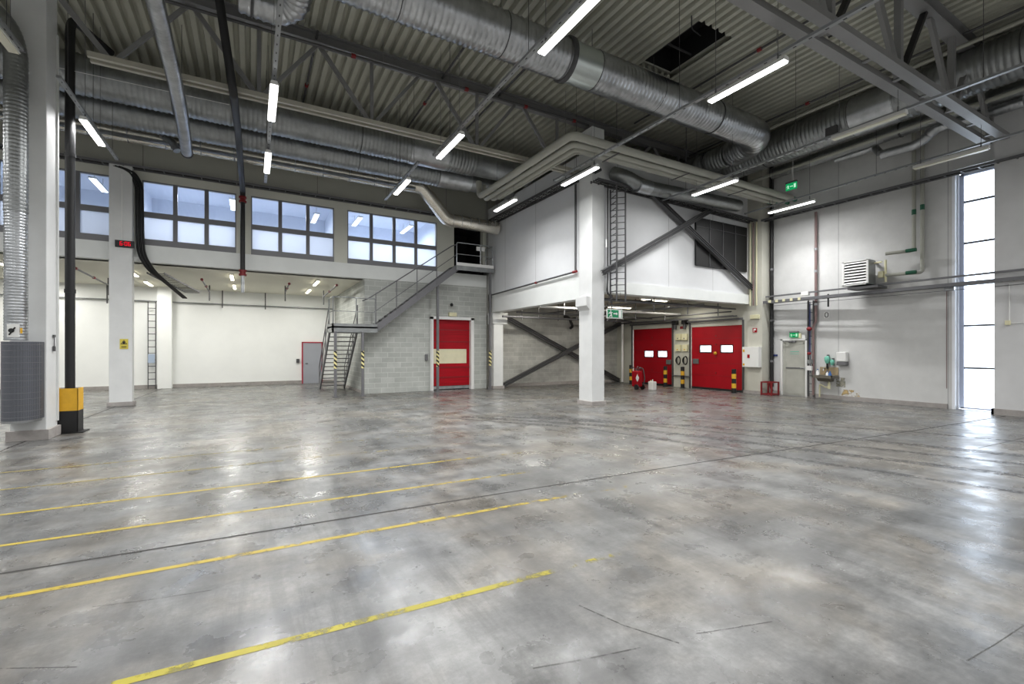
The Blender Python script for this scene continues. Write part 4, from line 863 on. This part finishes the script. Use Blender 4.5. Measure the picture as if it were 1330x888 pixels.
MB().cyl((17.5, ya - .2, z1 - .1), (17.5, ya, z1 - .1), .03, 8).cyl((17.5, ya - .3, z0 + .05), (17.5, ya - .3, z1 - .05), .035, 8).box(17.44, 17.56, ya - .25, ya - .12, z0 + .2, z0 + .4).build('valve', m_ivory, ht)

# cable ladder, alarms and sink on the right wall
cl = thing('cable_ladder', 'vertical cable ladder right of the steel exit door', 'cable ladder', (17.85, 9.0, 0)); q1, q2 = onX(1049.5, 450, 17.8).y, onX(1056.5, 450, 17.8).y
MB().box(17.78, 17.84, q1 - .02, q1 + .02, .03, 3.55).box(17.78, 17.84, q2 - .02, q2 + .02, .03, 3.55).build('rails', m_dgrey, cl); r = MB()
for k in range(12): r.box(17.80, 17.83, q2, q1, .2 + k * .29, .225 + k * .29)
each(r, 'rung', m_grey, cl); MB().cyl((17.76, q1 - .07, 1.6), (17.76, q1 - .07, 3.5), .012, 6).cyl((17.76, q1 - .1, .9), (17.76, q1 - .1, 3.5), .010, 6).build('cables', m_bluesign, cl)
tag(MB().ball((17.70, q1 - .09, onX(1051, 427, 17.7).z), .09, 8, .8).build('alarm_beacon', m_redpart), 'red alarm beacon on the cable ladder above the exit door height', 'alarm')
tag(MB().ball((17.70, q1 - .09, onX(1053, 459, 17.7).z), .07, 8, .8).build('call_point', m_redpart), 'red call point on the cable ladder beside the exit door handle side', 'alarm')
wbox('switch_box', 'grey cylindrical-looking switch box on the cable ladder under the red call point', 'switch', (1048, 467), (1054, 472.5), 17.66, .12, m_galv2)
wbox('switch_box', 'white square switch box below the grey one on the cable ladder', 'switch', (1048, 475), (1054, 481), 17.68, .10, m_whiteP)
wbox('switch_box', 'ivory box on the wall over the exit door, right of the lit sign', 'switch', (1036.5, 433), (1040, 439), 17.84, .07, m_ivory)
wbox('notice', 'small white notice over the top right corner of the exit door', 'sign', (1041, 434.5), (1046, 439), 17.87, .02, m_whiteP)
wbox('notice', 'small dark blue sign left of the exit door', 'sign', (1002.5, 460), (1009.5, 462.6), 17.89, .03, m_bluesign)
zs = thing('letter_sign', 'small white square sign with a black zero under the lower tray', 'sign', (17.9, 8.5, 3)); a, b = onX(1070, 405, 17.88), onX(1077, 412.5, 17.88)
MB().box(17.885, 17.90, a.y, b.y, b.z, a.z).build('plate', m_whiteP, zs); yc, zc = (a.y + b.y) / 2, (a.z + b.z) / 2
MB().sweep([Vector((17.88, yc + math.copysign(abs(math.cos(t)) ** .6, math.cos(t)) * .05, zc + math.copysign(abs(math.sin(t)) ** .6, math.sin(t)) * .08)) for t in [2 * PI * k / 24 for k in range(25)]], .013, 6, False).build('zero', m_blk, zs)
tag(MB().box(17.5, 17.54, 8.3, 8.34, 3.25, 3.7).build('hanging_strap', m_blk), 'short black strap hanging from the lower tray above the zero sign', 'strap')
s0, s1 = onX(1058, 486, 17.6).y, onX(1084, 486, 17.6).y
sk_ = thing('wash_basin', 'shallow stained steel wash basin on the right wall with tiled splashback', 'sink', (17.7, (s0 + s1) / 2, .9)); sz = onX(1070, 490, 17.6).z
MB().box(17.42, 17.9, s1, s0, sz - .02, sz).box(17.42, 17.45, s1, s0, sz, sz + .08).box(17.42, 17.9, s1, s1 + .03, sz, sz + .08).box(17.42, 17.9, s0 - .03, s0, sz, sz + .08).prism([(17.5, sz - .02), (17.85, sz - .02), (17.8, sz - .14), (17.62, sz - .14)], lambda u, v, d_: (u, d_, v), s1 + .12, s0 - .1).build('basin', m_sink, sk_)
MB().box(17.88, 17.905, s1 + .02, s0 - .04, sz + .08, sz + .36).build('splashback', m_brush, sk_)
MB().tube([(17.7, (s0 + s1) / 2 - .1, sz - .14), (17.7, (s0 + s1) / 2 - .1, sz - .32), (17.7, (s0 + s1) / 2, sz - .36), (17.75, s0 - .1, sz - .25), (17.78, s0 - .08, .05)], .025, 8, .06).cyl((17.7, (s0 + s1) / 2 - .1, sz - .40), (17.7, (s0 + s1) / 2 - .1, sz - .2), .045, 10).build('drain', m_ivory, sk_)
MB().tube([(17.88, (s0 + s1) / 2 + .1, sz + .3), (17.75, (s0 + s1) / 2 + .1, sz + .32), (17.72, (s0 + s1) / 2 + .1, sz + .22)], .014, 8, .03).build('tap', m_galv, sk_)
def disp(q, r_, h, mat, l, X=17.82):
    p = onX(*q, X); t = thing('soap_dispenser', l, 'dispenser', (X, p.y, p.z - h / 2)); MB().sweep([(X, p.y, p.z - h / 2), (X, p.y, p.z - h * .1), (X, p.y, p.z + h * .3), (X, p.y, p.z + h / 2)], [r_ * .6, r_, r_, r_ * .4], 14).build('container', mat, t); MB().box(X + .03, X + .08, p.y - .03, p.y + .03, p.z - h / 2, p.z + h / 2 + .05).build('holder', m_grey, t)
disp((1074.5, 467), .09, .26, m_teal, 'round teal soap dispenser above the wash basin'); disp((1081, 470.5), .065, .2, m_teal, 'smaller teal dispenser right of the round one above the basin')
tag(MB().box(17.82, 17.87, onX(1075, 474, 17.82).y, onX(1073, 474, 17.82).y, onX(1074, 479, 17.82).z, onX(1074, 470, 17.82).z).build('scrubbing_brush', m_blk, None, .01), 'black scrubbing brush hanging under the round teal dispenser', 'brush')
def bottle(q, r_, h, mat, l):
    p = onX(*q, 17.7); t = thing('bottle', l, 'bottle', (17.7, p.y, sz + .0)); MB().sweep([(17.7, p.y, sz), (17.7, p.y, sz + h * .7), (17.7, p.y, sz + h * .85), (17.7, p.y, sz + h)], [r_, r_, r_ * .4, r_ * .4], 12).build('bottle_body', mat, t); MB().cyl((17.7, p.y, sz + h), (17.7, p.y, sz + h + .03), r_ * .45, 10).build('cap', m_blue, t)
bottle((1062, 484), .045, .26, m_whiteP, 'white bottle at the left end of the wash basin'); bottle((1074.5, 485), .045, .20, m_whiteP, 'white bottle with blue cap in the middle of the wash basin'); bottle((1078, 485), .05, .20, m_blue, 'blue bottle on the right half of the wash basin')
td = thing('towel_dispenser', 'white paper towel dispenser with grey base right of the basin', 'dispenser', (17.8, 8.1, 1.3)); a, b = onX(1086, 457, 17.72), onX(1098.5, 474.5, 17.72)
MB().box(17.72, 17.92, a.y, b.y, b.z + .13, a.z).build('cover', m_whiteP, td, .02); MB().box(17.73, 17.92, a.y, b.y, b.z, b.z + .13).build('base', m_grey, td, .01)
rs = worn_paint('rust_stain', (.76, .66, .46), .45, 5)
a, b = onX(1093, 505, 17.915), onX(1117, 514, 17.915); tag(MB().box(17.914, 17.918, a.y, b.y, .15, .36).build('rust_stain', rs), 'orange rust stain low on the right wall', 'stain')
a, b = onX(1086, 490, 17.915), onX(1098, 503, 17.915); tag(MB().box(17.914, 17.918, a.y, b.y, b.z, a.z).build('grime_patch', worn_paint('grey_grime', (.62, .61, .55), .47, 5)), 'grey grime patch on the wall under the towel dispenser', 'stain')
ws = thing('wall_socket', 'ivory socket with vertical conduit on the wall pier right of the window', 'socket', (17.43, 3.9, 2.6)); p = onX(1309, 419, 17.43)
MB().box(17.40, 17.45, p.y - .05, p.y + .05, p.z - .06, p.z + .06).build('socket', m_ivory, ws, .005); MB().cyl((17.43, p.y - .03, p.z), (17.43, p.y - .03, 3.5), .012, 6).cyl((17.44, p.y, p.z - .01), (17.44, 1.5, p.z - .01), .01, 6).build('conduit', m_whiteP, ws)
tag(MB().cyl((17.88, 5.30, .6), (17.88, 5.30, 3.5), .010, 6).build('conduit', m_brown), 'thin brown conduit on the wall left of the tall window', 'conduit')
wbox('motion_sensor', 'small white sensor under the lower tray left of the window', 'sensor', (1226, 373), (1239, 377), 17.6, .1, m_galv)

# ------------------------------------------------------------------ signs and small items
def pict_man(fn, s, mat, parent, flip=1, arrow=1):
    m = MB(); P_ = lambda poly: m.prism([(u * s * flip, v * s) for u, v in poly], fn, 0, .006)
    P_([(-.62, .24), (-.54, .32), (-.46, .24), (-.54, .16)]); P_([(-.66, .14), (-.46, .14), (-.42, -.08), (-.52, -.12)])
    P_([(-.52, -.10), (-.42, -.08), (-.34, -.34), (-.42, -.36)]); P_([(-.54, -.12), (-.48, -.16), (-.66, -.34), (-.76, -.30)]); P_([(-.48, .12), (-.44, .04), (-.30, .08), (-.32, .14)]); P_([(-.66, .14), (-.60, .10), (-.76, -.04), (-.82, 0)])
    if arrow: P_([(-.2, .05), (.18, .05), (.18, .14), (.34, 0), (.18, -.14), (.18, -.05), (-.2, -.05)])
    P_([(.48, .34), (.82, .34), (.82, -.36), (.48, -.36)]); return m.build('pictogram', mat, parent)
e1 = thing('exit_sign', 'green and white running man exit sign hung right of the central column', 'exit sign', (10.1, 11.0, 2.9))
ex0, ex1, ez0, ez1 = 9.76, 10.42, 2.75, 3.05; MB().box(ex0, ex1, 11.0, 11.02, ez0, ez1).build('white_border', m_whiteP, e1); MB().box(ex0 + .03, ex1 - .03, 10.994, 11.0, ez0 + .03, ez1 - .03).build('green_face', m_green, e1)
pict_man(lambda u, v, d_: ((ex0 + ex1) / 2 + u, 10.993 - d_, (ez0 + ez1) / 2 + v), .33, m_whiteP, e1); MB().cyl((ex0 + .08, 11.01, ez1), (ex0 + .08, 11.01, 3.6), .006, 6).cyl((ex1 - .08, 11.01, ez1), (ex1 - .08, 11.01, 3.6), .006, 6).build('hanger', m_dgrey, e1)
def xsign(name, label, X, y0, y1, z0, z1, lit, cord):
    t = thing('exit_sign', label, 'exit sign', (X, (y0 + y1) / 2, z0)); yc, zc = (y0 + y1) / 2, (z0 + z1) / 2
    MB().box(X, X + .08, y0, y1, z1, z1 + .05).build('lamp_housing', m_grey, t); MB().box(X + .02, X + .05, y0, y1, z0, z1).build('green_panel', m_gglow, t)
    m = pict_man(lambda u, v, d_: (X + .019 - d_, yc - u, zc + v), (y1 - y0) * .52, m_wglow, t)
    if cord: MB().tube([(X + .04, y0 + .12, z1 + .05), (X + .04, y0 + .13, cord - .4), (X + .04, y0 + .13, cord)], .010, 6).tube([(X + .04, y1 - .2, z1 + .05), (X + .04, y0 + .16, z1 + .5)], .008, 6).build('cord', m_whiteP, t)
    return t
xsign('e', 'green exit sign hanging high near the right wall below the ducts', 15.85, 8.50, 8.86, 7.17, 7.40, 1, 8.2)
xsign('e', 'lit green exit sign above the steel exit door', 17.78, onX(1036, 435, 17.78).y, onX(1025, 435, 17.78).y, onX(1030, 438, 17.78).z, onX(1030, 432, 17.78).z, 1, 0)
ck = thing('digital_clock', 'black digital wall clock with red digits on the column left of the windows', 'clock', (-3.48, 18.22, 5.1))
c0, c1 = onY(149, 311, 18.2), onY(174, 321.5, 18.2); MB().box(c0.x, c1.x, 18.2, 18.28, c1.z - .01, c0.z).build('casing', m_blk, ck, .004)
seg = {'6': 'afgedc', '0': 'abcdef'}
def digit(ch, x, z, s):
    m = MB(); w, h, t = .5 * s, s, .10 * s; b = dict(a=(0, w, h - t, h), g=(0, w, h / 2 - t / 2, h / 2 + t / 2), d=(0, w, 0, t), f=(0, t, h / 2, h), b=(w - t, w, h / 2, h), e=(0, t, 0, h / 2), c=(w - t, w, 0, h / 2))
    for k in seg[ch]: x0, x1, z0, z1 = b[k]; m.box(x + x0, x + x1, 18.193, 18.199, z + z0, z + z1)
    return m.build('digit', m_led, ck)
dh = (c0.z - c1.z) * .62; dz = (c0.z + c1.z) / 2 - dh / 2; dx = c0.x + (c1.x - c0.x) * .26
digit('6', dx, dz, dh); digit('0', dx + dh * .95, dz, dh); digit('6', dx + dh * 1.62, dz, dh)
MB().box(dx + dh * .70, dx + dh * .78, 18.193, 18.199, dz + dh * .2, dz + dh * .32).box(dx + dh * .70, dx + dh * .78, 18.193, 18.199, dz + dh * .65, dz + dh * .77).build('colon', m_led, ck)
tag(MB().box(-3.50, -3.48, 18.255, 18.28, 5.2, 7.2).build('conduit', m_whiteP), 'thin white conduit up the column above the digital clock', 'conduit')
ys = thing('warning_sign', 'yellow sign with black warning triangle on the column below the clock', 'sign', (-3.55, 18.27, 1.9)); a, b = onY(155.5, 440, 18.27), onY(166.5, 453, 18.27)
m_ysign = M('sign_yellow', (.80, .74, .30), .5); MB().box(a.x, b.x, 18.265, 18.28, b.z, a.z).build('plate', m_ysign, ys); xc = (a.x + b.x) / 2; w = (b.x - a.x); zt2 = a.z - .03
for sc_, mt, dd in ((1, m_blk, .006), (.68, m_ysign, .008)): zc = zt2 - w * .36; MB().prism([(0, .36 * w * sc_), (-.40 * w * sc_, -.30 * w * sc_), (.40 * w * sc_, -.30 * w * sc_)], lambda u, v, d_: (xc + u, 18.265 - d_, zc + v), 0, dd).build('triangle', mt, ys)
MB().box(xc - .03, xc + .03, 18.255, 18.265, zc - .05, zc + .03).box(a.x + .04, b.x - .04, 18.26, 18.265, b.z + .04, b.z + .055).box(a.x + .04, b.x - .04, 18.26, 18.265, b.z + .07, b.z + .085).build('symbol', m_blk, ys)
tag(MB().ball((7.55, 18.45, onY(588.7, 395.7, 18.45).z), .07, 8).box(7.53, 7.57, 18.45, 18.58, 3.66, 3.72).build('floodlight', m_blk), 'small black sensor head on the block wall above the roller door', 'sensor')
a, b = onY(583, 405.5, 18.5), onY(593, 411, 18.5); tag(MB().box(a.x, b.x, 18.46, 18.58, b.z, a.z).build('emergency_lamp', m_ivory, None, .01), 'ivory emergency lamp on the block wall above the roller door', 'emergency lamp')
a, b = onY(552.5, 460, 18.5), onY(556, 468, 18.5); tag(MB().box(a.x, b.x, 18.5, 18.58, b.z, a.z).build('push_button', m_grey, None, .01), 'small grey push button left of the roller door', 'push button')
a, b = onY(385, 466, 25.9), onY(389, 471, 25.9); tag(MB().box(a.x, b.x, 25.9, 26, b.z, a.z).build('thermostat', m_dgrey, None, .01), 'small dark box on the white wall left of the red-framed door', 'switch')

# ------------------------------------------------------------------ diagonal braces
def brace(a, b, label, grp, w=.16):
    d_ = (Vector(b) - Vector(a)).normalized(); up = Vector((-d_.z, 0, d_.x)); t = .02
    m = MB(); m.bar(a, b, t, w, (0, 0, 1) if 0 else up)
    m = MB().bar(a, b, .14, .02, up); o = up * (w / 2)
    m.bar(Vector(a) + o, Vector(b) + o, .14, .02, up).bar(Vector(a) - o, Vector(b) - o, .14, .02, up); m2 = m.bar(a, b, .03, w, up)
    return tag(m2.build('diagonal_brace', m_dgrey), label, 'brace', grp)
by = 11.02
brace(onY(845, 250, by), onY(984, 381, by), 'steel brace falling to the right across the louvre of the raised room', 'braces on the raised room', .15)
brace(onY(783, 354, by - .12), onY(925, 272, by - .12), 'steel brace rising to the right behind the cable ladder frame', 'braces on the raised room', .15)
brace(onY(654, 410, 18.60), onY(808, 496, 18.60), 'steel brace falling to the right on the block wall under the raised room', 'braces under the raised room', .18)
brace(onY(652, 501, 18.44), onY(807, 419.5, 18.44), 'steel brace rising to the right on the block wall under the raised room', 'braces under the raised room', .18)

# ------------------------------------------------------------------ lamps, pipes under the raised room and in the low bay
def blamp(x, y, z, L, label, grp, power, axis='y', w=.12, col=(1, .965, .88)):
    t = thing('strip_lamp', label, 'lamp', (x, y, z), grp); a = (w / 2, L / 2) if axis == 'y' else (L / 2, w / 2)
    MB().box(x - a[0], x + a[0], y - a[1], y + a[1], z, z + .05).build('housing', m_whiteP, t); MB().box(x - a[0] * .85, x + a[0] * .85, y - a[1] * .97, y + a[1] * .97, z - .035, z).build('diffuser', m_lampw, t)
    if z < 4: each(MB().cyl((x - .5, y, z + .04), (x - .5, y, 3.96), .008, 6).cyl((x + .5, y, z + .04), (x + .5, y, 3.96), .008, 6), 'hanger', m_grey, t)
    area('strip_light', (x, y, z - .05), w if axis == 'y' else L, L if axis == 'y' else w, power, color=col)
G = 'strip lamps under the raised room'
BL = 42
for x, y, l in ((13.6, 12.6, 'strip lamp under the raised room nearest its front beam'), (16.0, 13.4, 'strip lamp under the raised room right in front of the right red door'), (14.6, 15.6, 'strip lamp under the raised room in front of the left red door'), (11.2, 14.2, 'strip lamp under the raised room just right of the central column'), (10.6, 16.8, 'strip lamp under the raised room left of the central column, rear')):
    blamp(x, y, 3.68, 1.5, l, G, BL, 'x')
G = 'strip lamps in the low white bay'
for x, y, l in ((-3.75, 21.3, 'strip lamp in the low bay beside the clock column, nearer'), (-3.75, 24.2, 'strip lamp in the low bay beside the clock column, farther'), (-.65, 20.6, 'strip lamp in the low bay left of the red-coupled pipe, nearer'), (-.65, 23.6, 'strip lamp in the low bay left of the red-coupled pipe, farther'), (2.35, 20.6, 'strip lamp in the low bay left of the stair, nearer'), (2.35, 23.6, 'strip lamp in the low bay left of the stair, farther'), (-7.0, 21.5, 'strip lamp in the low bay seen left of the big column, nearer'), (-7.0, 24.4, 'strip lamp in the low bay seen left of the big column, farther'), (-10.3, 21.5, 'strip lamp deep left in the low bay, nearer'), (-10.3, 24.4, 'strip lamp deep left in the low bay, farther')):
    blamp(x, y, 4.53, 1.4, l, G, 62, col=(1, .99, .95))
for z, y, x0, x1, r_, m_, l in ((3.42, 11.7, 9.8, 17.3, .035, m_grey, 'grey pipe just behind the front beam of the raised room'), (3.55, 12.3, 9.8, 17.2, .03, m_dgrey, 'dark pipe second behind the front beam'), (3.38, 14.4, 9.5, 17.2, .045, m_whiteP, 'pale pipe crossing under the raised room'), (3.30, 16.2, 9.5, 17.3, .04, m_dgrey, 'dark pipe crossing under the raised room towards the left red door'), (3.22, 17.6, 9.6, 17.3, .05, m_grey, 'grey pipe close to the rear block wall')):
    tag(MB().cyl((x0, y, z), (x1, y, z), r_, 10).build('ceiling_pipe', m_), l, 'pipe', 'pipes under the raised room')
for x, y0, y1, z, r_, m_, l in ((12.4, 11.6, 18.6, 3.5, .04, m_dgrey, 'dark pipe running back under the raised room, left one'), (15.2, 11.6, 18.6, 3.5, .05, m_grey, 'grey pipe running back under the raised room, right one'), (16.9, 11.6, 18.4, 3.3, .03, m_dgrey, 'dark sprinkler pipe above the loading doors')):
    tag(MB().cyl((x, y0, z), (x, y1, z), r_, 10).build('ceiling_pipe', m_), l, 'pipe', 'pipes under the raised room')
tk = tray('cable_tray', 'cable tray hung over the loading doors', (17.0, 11.5, 3.12), (17.0, 18.3, 3.12), .25, .06, m_dgrey, .3)
hr = thing('pipe_hanger', 'drop rods holding the pipes under the raised room', 'pipe hanger', (13, 14, 3.5))
for x in (10.6, 12.6, 14.4, 16.2):
    for y in (11.7, 14.4, 16.2, 17.6): MB().box(x - .015, x + .015, y - .015, y + .015, 3.1, 3.98).build('rod', m_grey, hr)
el = thing('drain_pipe', 'black pipe elbow on the block wall left of the central column', 'pipe', (13, 18.6, 3)); MB().sweep(fillet([onY(733, 411, 18.6), onY(739, 412, 18.6), onY(744, 424, 18.6), onY(741, 426, 18.5)], .15), .07, 10).sweep(fillet([onY(744, 416, 18.6), onY(744, 414, 18.6), onY(749, 413, 18.6)], .1), .06, 10).build('elbow', m_black, el)
tag(MB().cyl((16.95, 17.9, 0.05), (16.95, 17.9, 3.4), .06, 12).build('ceiling_pipe', m_whiteP), 'white vertical pipe at the left edge of the left red door', 'pipe')
# trunking along the left side beam of the raised room
tp = thing('sprinkler_pipe', 'thin dark sprinkler pipe with red couplings on the left beam of the raised room', 'pipe', (9.2, 15, 4.1)); 
MB().cyl((9.26, 18.0, 4.18), (9.26, 11.95, 4.32), .03, 10).cyl((9.28, 11.98, 4.32), (9.28, 11.98, 7.2), .035, 10).build('pipe_run', m_dgrey, tp); MB().cyl((9.26, 11.9, 4.32), (9.26, 12.1, 4.32), .045, 10).cyl((9.26, 14.3, 4.26), (9.26, 14.4, 4.26), .045, 10).build('coupling', m_redpart, tp)
# sprinkler lines below the roof deck
def spr(a, b, label, cp=(), r_=.03, drop=0):
    t = thing('sprinkler_pipe', label, 'pipe', a, 'sprinkler lines below the roof'); MB().cyl(a, b, r_, 8).build('pipe_run', m_dgrey, t); c = MB(); A, B = Vector(a), Vector(b); d_ = (B - A).normalized() * .05
    for f in cp: p = A.lerp(B, f); c.cyl(p - d_, p + d_, r_ + .02, 8)
    if cp: each(c, 'coupling', m_redpart, t)
    h = MB()
    for f in (.2, .45, .7, .95): p = A.lerp(B, f); h.cyl(p, (p.x, p.y, CZ), .006, 5).cyl(p, (p.x, p.y, p.z - .09), .012, 6)
    each(h, 'sprinkler_head', m_galv2, t, 2)
spr((-2.5, 11.45, 8.78), (9.4, 11.45, 8.95), 'sprinkler line with red couplings beside the top chord of the long truss', (.39, .64, .8, .95), .035)
for x, y0, y1, l in ((1.35, 11.5, 16.5, 'short sprinkler branch behind the truss near the upright rail'), (4.55, 9.0, 17.5, 'sprinkler branch crossing below the big duct'), (6.3, 2.5, 17.0, 'sprinkler branch from the top edge passing left of the hatch'), (10.95, 2.5, 11.0, 'sprinkler branch between the hatch and the near truss'), (14.6, 2.5, 12.5, 'sprinkler branch beside the thick right duct')):
    spr((x, y0, 9.2), (x, y1, 9.2), l, (.5,), .03)
tag(MB().cyl((14.85, 1.6, 9.05), (14.85, 12.5, 9.05), .05, 10).build('roof_pipe', m_insul), 'pale jacketed pipe just under the deck along the thick right duct', 'pipe')
tag(MB().cyl((16.4, 1.6, 8.15), (16.4, 10.4, 8.1), .055, 10).build('roof_pipe', m_insul), 'jacketed pipe below the thick right duct', 'pipe')
tg = thing('hanger_wire', 'thin taut wire crossing in front of the parallel ducts', 'wire', (-3, 13, 7)); w0, w1 = onY(72, 87, 13.1), onY(298, 136, 13.1); MB().cyl(w0, w1, .006, 6).build('wire', m_whiteP, tg)
# low bay details
tag(MB().cyl((-14, 25.88, onY(140, 388, 25.88).z), (3.8, 25.88, onY(400, 400, 25.88).z), .03, 8).build('conduit', m_galv2), 'horizontal conduit across the back wall of the low bay', 'conduit')
for x0, y0, y1, l in ((-4.9, 19.6, 23.5, 'sprinkler branch in the low bay left of the clock column'), (-1.6, 20.4, 24.0, 'sprinkler branch in the low bay right of the clock column'), (1.3, 20.0, 22.5, 'sprinkler branch in the low bay under the third office window'), (3.0, 19.5, 23.4, 'sprinkler branch in the low bay by the block wall')):
    t = thing('sprinkler_pipe', l, 'pipe', (x0, y0, 4.3), 'sprinkler branches in the low bay'); MB().cyl((x0, y0, 4.36), (x0, y1, 4.30), .03, 8).cyl((x0, y1, 3.9), (x0, y1, 4.585), .025, 8).build('pipe_run', m_dgrey, t); MB().cyl((x0, y0, 4.36), (x0, y0 + .1, 4.36), .05, 8).cyl((x0, (y0 + y1) / 2, 4.33), (x0, (y0 + y1) / 2 + .1, 4.33), .05, 8).build('coupling', m_redpart, t)
vl = thing('wall_ladder', 'narrow vertical ladder on the far white wall behind the clock column', 'ladder', (-3.9, 25.85, 0)); MB().box(-4.04, -4.01, 25.82, 25.86, 0, 3.9).box(-3.77, -3.74, 25.82, 25.86, 0, 3.9).build('side_rails', m_dgrey, vl); r = MB()
for k in range(13): r.box(-4.02, -3.76, 25.83, 25.85, .12 + k * .29, .15 + k * .29)
each(r, 'rung', m_dgrey, vl); MB().box(-4.02, -3.78, 25.80, 25.82, 1.15, 1.55).build('bag', M('pale_blue_bag', (.66, .72, .80), .4), vl)
struct(MB().box(-3.66, -3.14, 25.6, 26, 0, 4.58).build('trim_2', m_white), 'white pilaster on the far wall of the low bay')
for x, l in ((-1.2, 'hanger post of the low bay conduit, left'), (.6, 'hanger post of the low bay conduit, middle'), (-5.4, 'hanger post of the low bay conduit left of the clock column')): tag(MB().box(x - .025, x + .025, 25.7, 25.75, 3.75, 4.57).build('drop_hanger', m_dgrey), l, 'hanger')

# ------------------------------------------------------------------ floor joints and painted lines
def ribbon(pts, w, z=.0012, h=.0008):
    m = MB(); pts = [Vector((p[0], p[1], 0)) for p in pts]
    for a, b in zip(pts, pts[1:]):
        d_ = (b - a).normalized(); s = Vector((-d_.y, d_.x, 0)) * w / 2; v = [a - s, b - s, b + s, a + s]
        m.add([(q.x, q.y, z + h) for q in v], [(0, 1, 2, 3)])
    return m
jn = [(-12, 5.25), (-1.7, 5.07), (2.14, 4.90), (6, 4.68), (12.1, 4.24), (17.3, 3.95)]
struct(ribbon(jn, .028).build('trim_floor_joint', m_joint), 'dark expansion joint running across the floor')
struct(ribbon([(-3.76, 4), (-3.76, 11.2), (-3.68, 16), (-3.48, 25.8)], .03).build('trim_floor_joint', m_joint), 'dark expansion joint from the big left column to the low bay')
struct(ribbon([(11.2, 2.9), (17.3, 2.55)], .012).build('trim_floor_joint', m_joint)); struct(ribbon([(-3.6, 18.2), (4, 18.1), (9, 17.4)], .012).build('trim_floor_joint', m_joint))
YL = [([(-.64, 3.10), (.3, 3.04), (1.1, 3.0), (2.19, 2.955), (2.75, 2.93)], .060, m_yline3, 'nearest yellow floor line at the bottom edge, with broken gaps'),
      ([(-3.0, 4.64), (-1.54, 4.57), (.15, 4.51), (1.66, 4.465), (3.44, 4.39), (4.4, 4.29)], .060, m_yline, 'bright yellow floor line just in front of the dark joint'),
      ([(-3.5, 5.86), (-1.94, 5.79), (2.44, 5.60), (4.3, 5.48)], .055, m_yline, 'yellow floor line just behind the dark joint'),
      ([(-4.5, 6.95), (-2.31, 6.87), (-.14, 6.82), (2.92, 6.72), (4.4, 6.6)], .055, m_yline, 'second yellow floor line behind the dark joint'),
      ([(-5.0, 8.16), (-2.72, 8.1), (1.15, 8.02), (3.38, 7.80)], .055, m_yline2, 'third yellow floor line behind the dark joint, faded'),
      ([(-5.5, 9.3), (-3.1, 9.22), (1.0, 9.1), (3.2, 9.0)], .05, m_yline2, 'farthest faded yellow floor line near the big left column')]
for pts, w, m_, l in YL: tag(ribbon(pts, w).build('floor_line', m_), l, 'floor line', 'yellow lines painted on the floor')

m_tyre = worn_paint('tyre_rubber_mark', (.24, .24, .25), .52, 11, thin=.55); m_scr = worn_paint('hairline_scratch', (.25, .245, .235), .56, 12, thin=.4)
def fl_(pts): return [tuple(onZ(*p)[:2]) for p in pts]
for pts, w, l in (([(560, 541), (760, 556), (960, 585), (1330, 640)], .16, 'dark tyre mark sweeping from the central column towards the lower right, nearest'),
                  ([(600, 541), (790, 553), (1000, 578), (1330, 618)], .26, 'dark tyre mark sweeping towards the tall window, second from the viewer'),
                  ([(640, 540), (830, 551), (1040, 572), (1330, 603)], .18, 'dark tyre mark sweeping towards the tall window, third from the viewer'),
                  ([(690, 541), (900, 553), (1120, 571), (1330, 592)], .30, 'dark tyre mark sweeping towards the tall window, fourth from the viewer'),
                  ([(850, 540), (1040, 551), (1200, 562), (1330, 574)], .15, 'dark tyre mark nearest the right wall door')):
    tag(ribbon(fl_(pts), w, .0006, .0004).build('tyre_mark', m_tyre), l, 'tyre mark', 'tyre marks on the floor')
for pts, w, l in (([(692, 868), (760, 856), (832, 841)], .012, 'thin dark scratch near the bottom edge below the floor centre'), ([(904, 823), (955, 815), (1003, 807)], .009, 'thin dark scratch right of the nearest yellow line'),
                  ([(752, 786), (810, 812), (882, 835)], .012, 'thin dark scratch slanting down right of the nearest yellow line end'), ([(1256, 858), (1295, 835), (1330, 812)], .008, 'thin scratch near the lower right corner'), ([(120, 788), (200, 778), (275, 766)], .008, 'thin scratch just below the brightest yellow line'), ([(0, 868), (100, 866)], .008, 'thin scratch in the lower left corner')):
    tag(ribbon(fl_(pts), w, .0006, .0004).build('floor_scratch', m_scr), l, 'scratch', 'scratches in the floor')

# ------------------------------------------------------------------ camera, world, exposure
cam = bpy.data.cameras.new('camera'); co = bpy.data.objects.new('camera', cam); C.objects.link(co)
co.location = (0, 0, EYE); co.rotation_euler = (PI / 2, 0, -TH); cam.sensor_width = 36; cam.lens = FP / 1330 * 36; cam.shift_y = 10 / 1330; cam.clip_start = .05; cam.clip_end = 300
bpy.context.scene.camera = co
w = bpy.data.worlds.new('sky'); bpy.context.scene.world = w; w.use_nodes = True; bg = w.node_tree.nodes['Background']; bg.inputs[0].default_value = (.86, .93, 1, 1); bg.inputs[1].default_value = WS = 5.5
sc = bpy.context.scene; sc.view_settings.view_transform = 'Standard'; sc.view_settings.look = 'None'; sc.view_settings.gamma = 1; sc.view_settings.use_curve_mapping = False
sc.view_settings.exposure = 0.0
sc.cycles.use_denoising = True; sc.cycles.max_bounces = 10; sc.cycles.diffuse_bounces = 6; sc.cycles.glossy_bounces = 4; sc.cycles.transparent_max_bounces = 12; sc.cycles.sample_clamp_indirect = 8
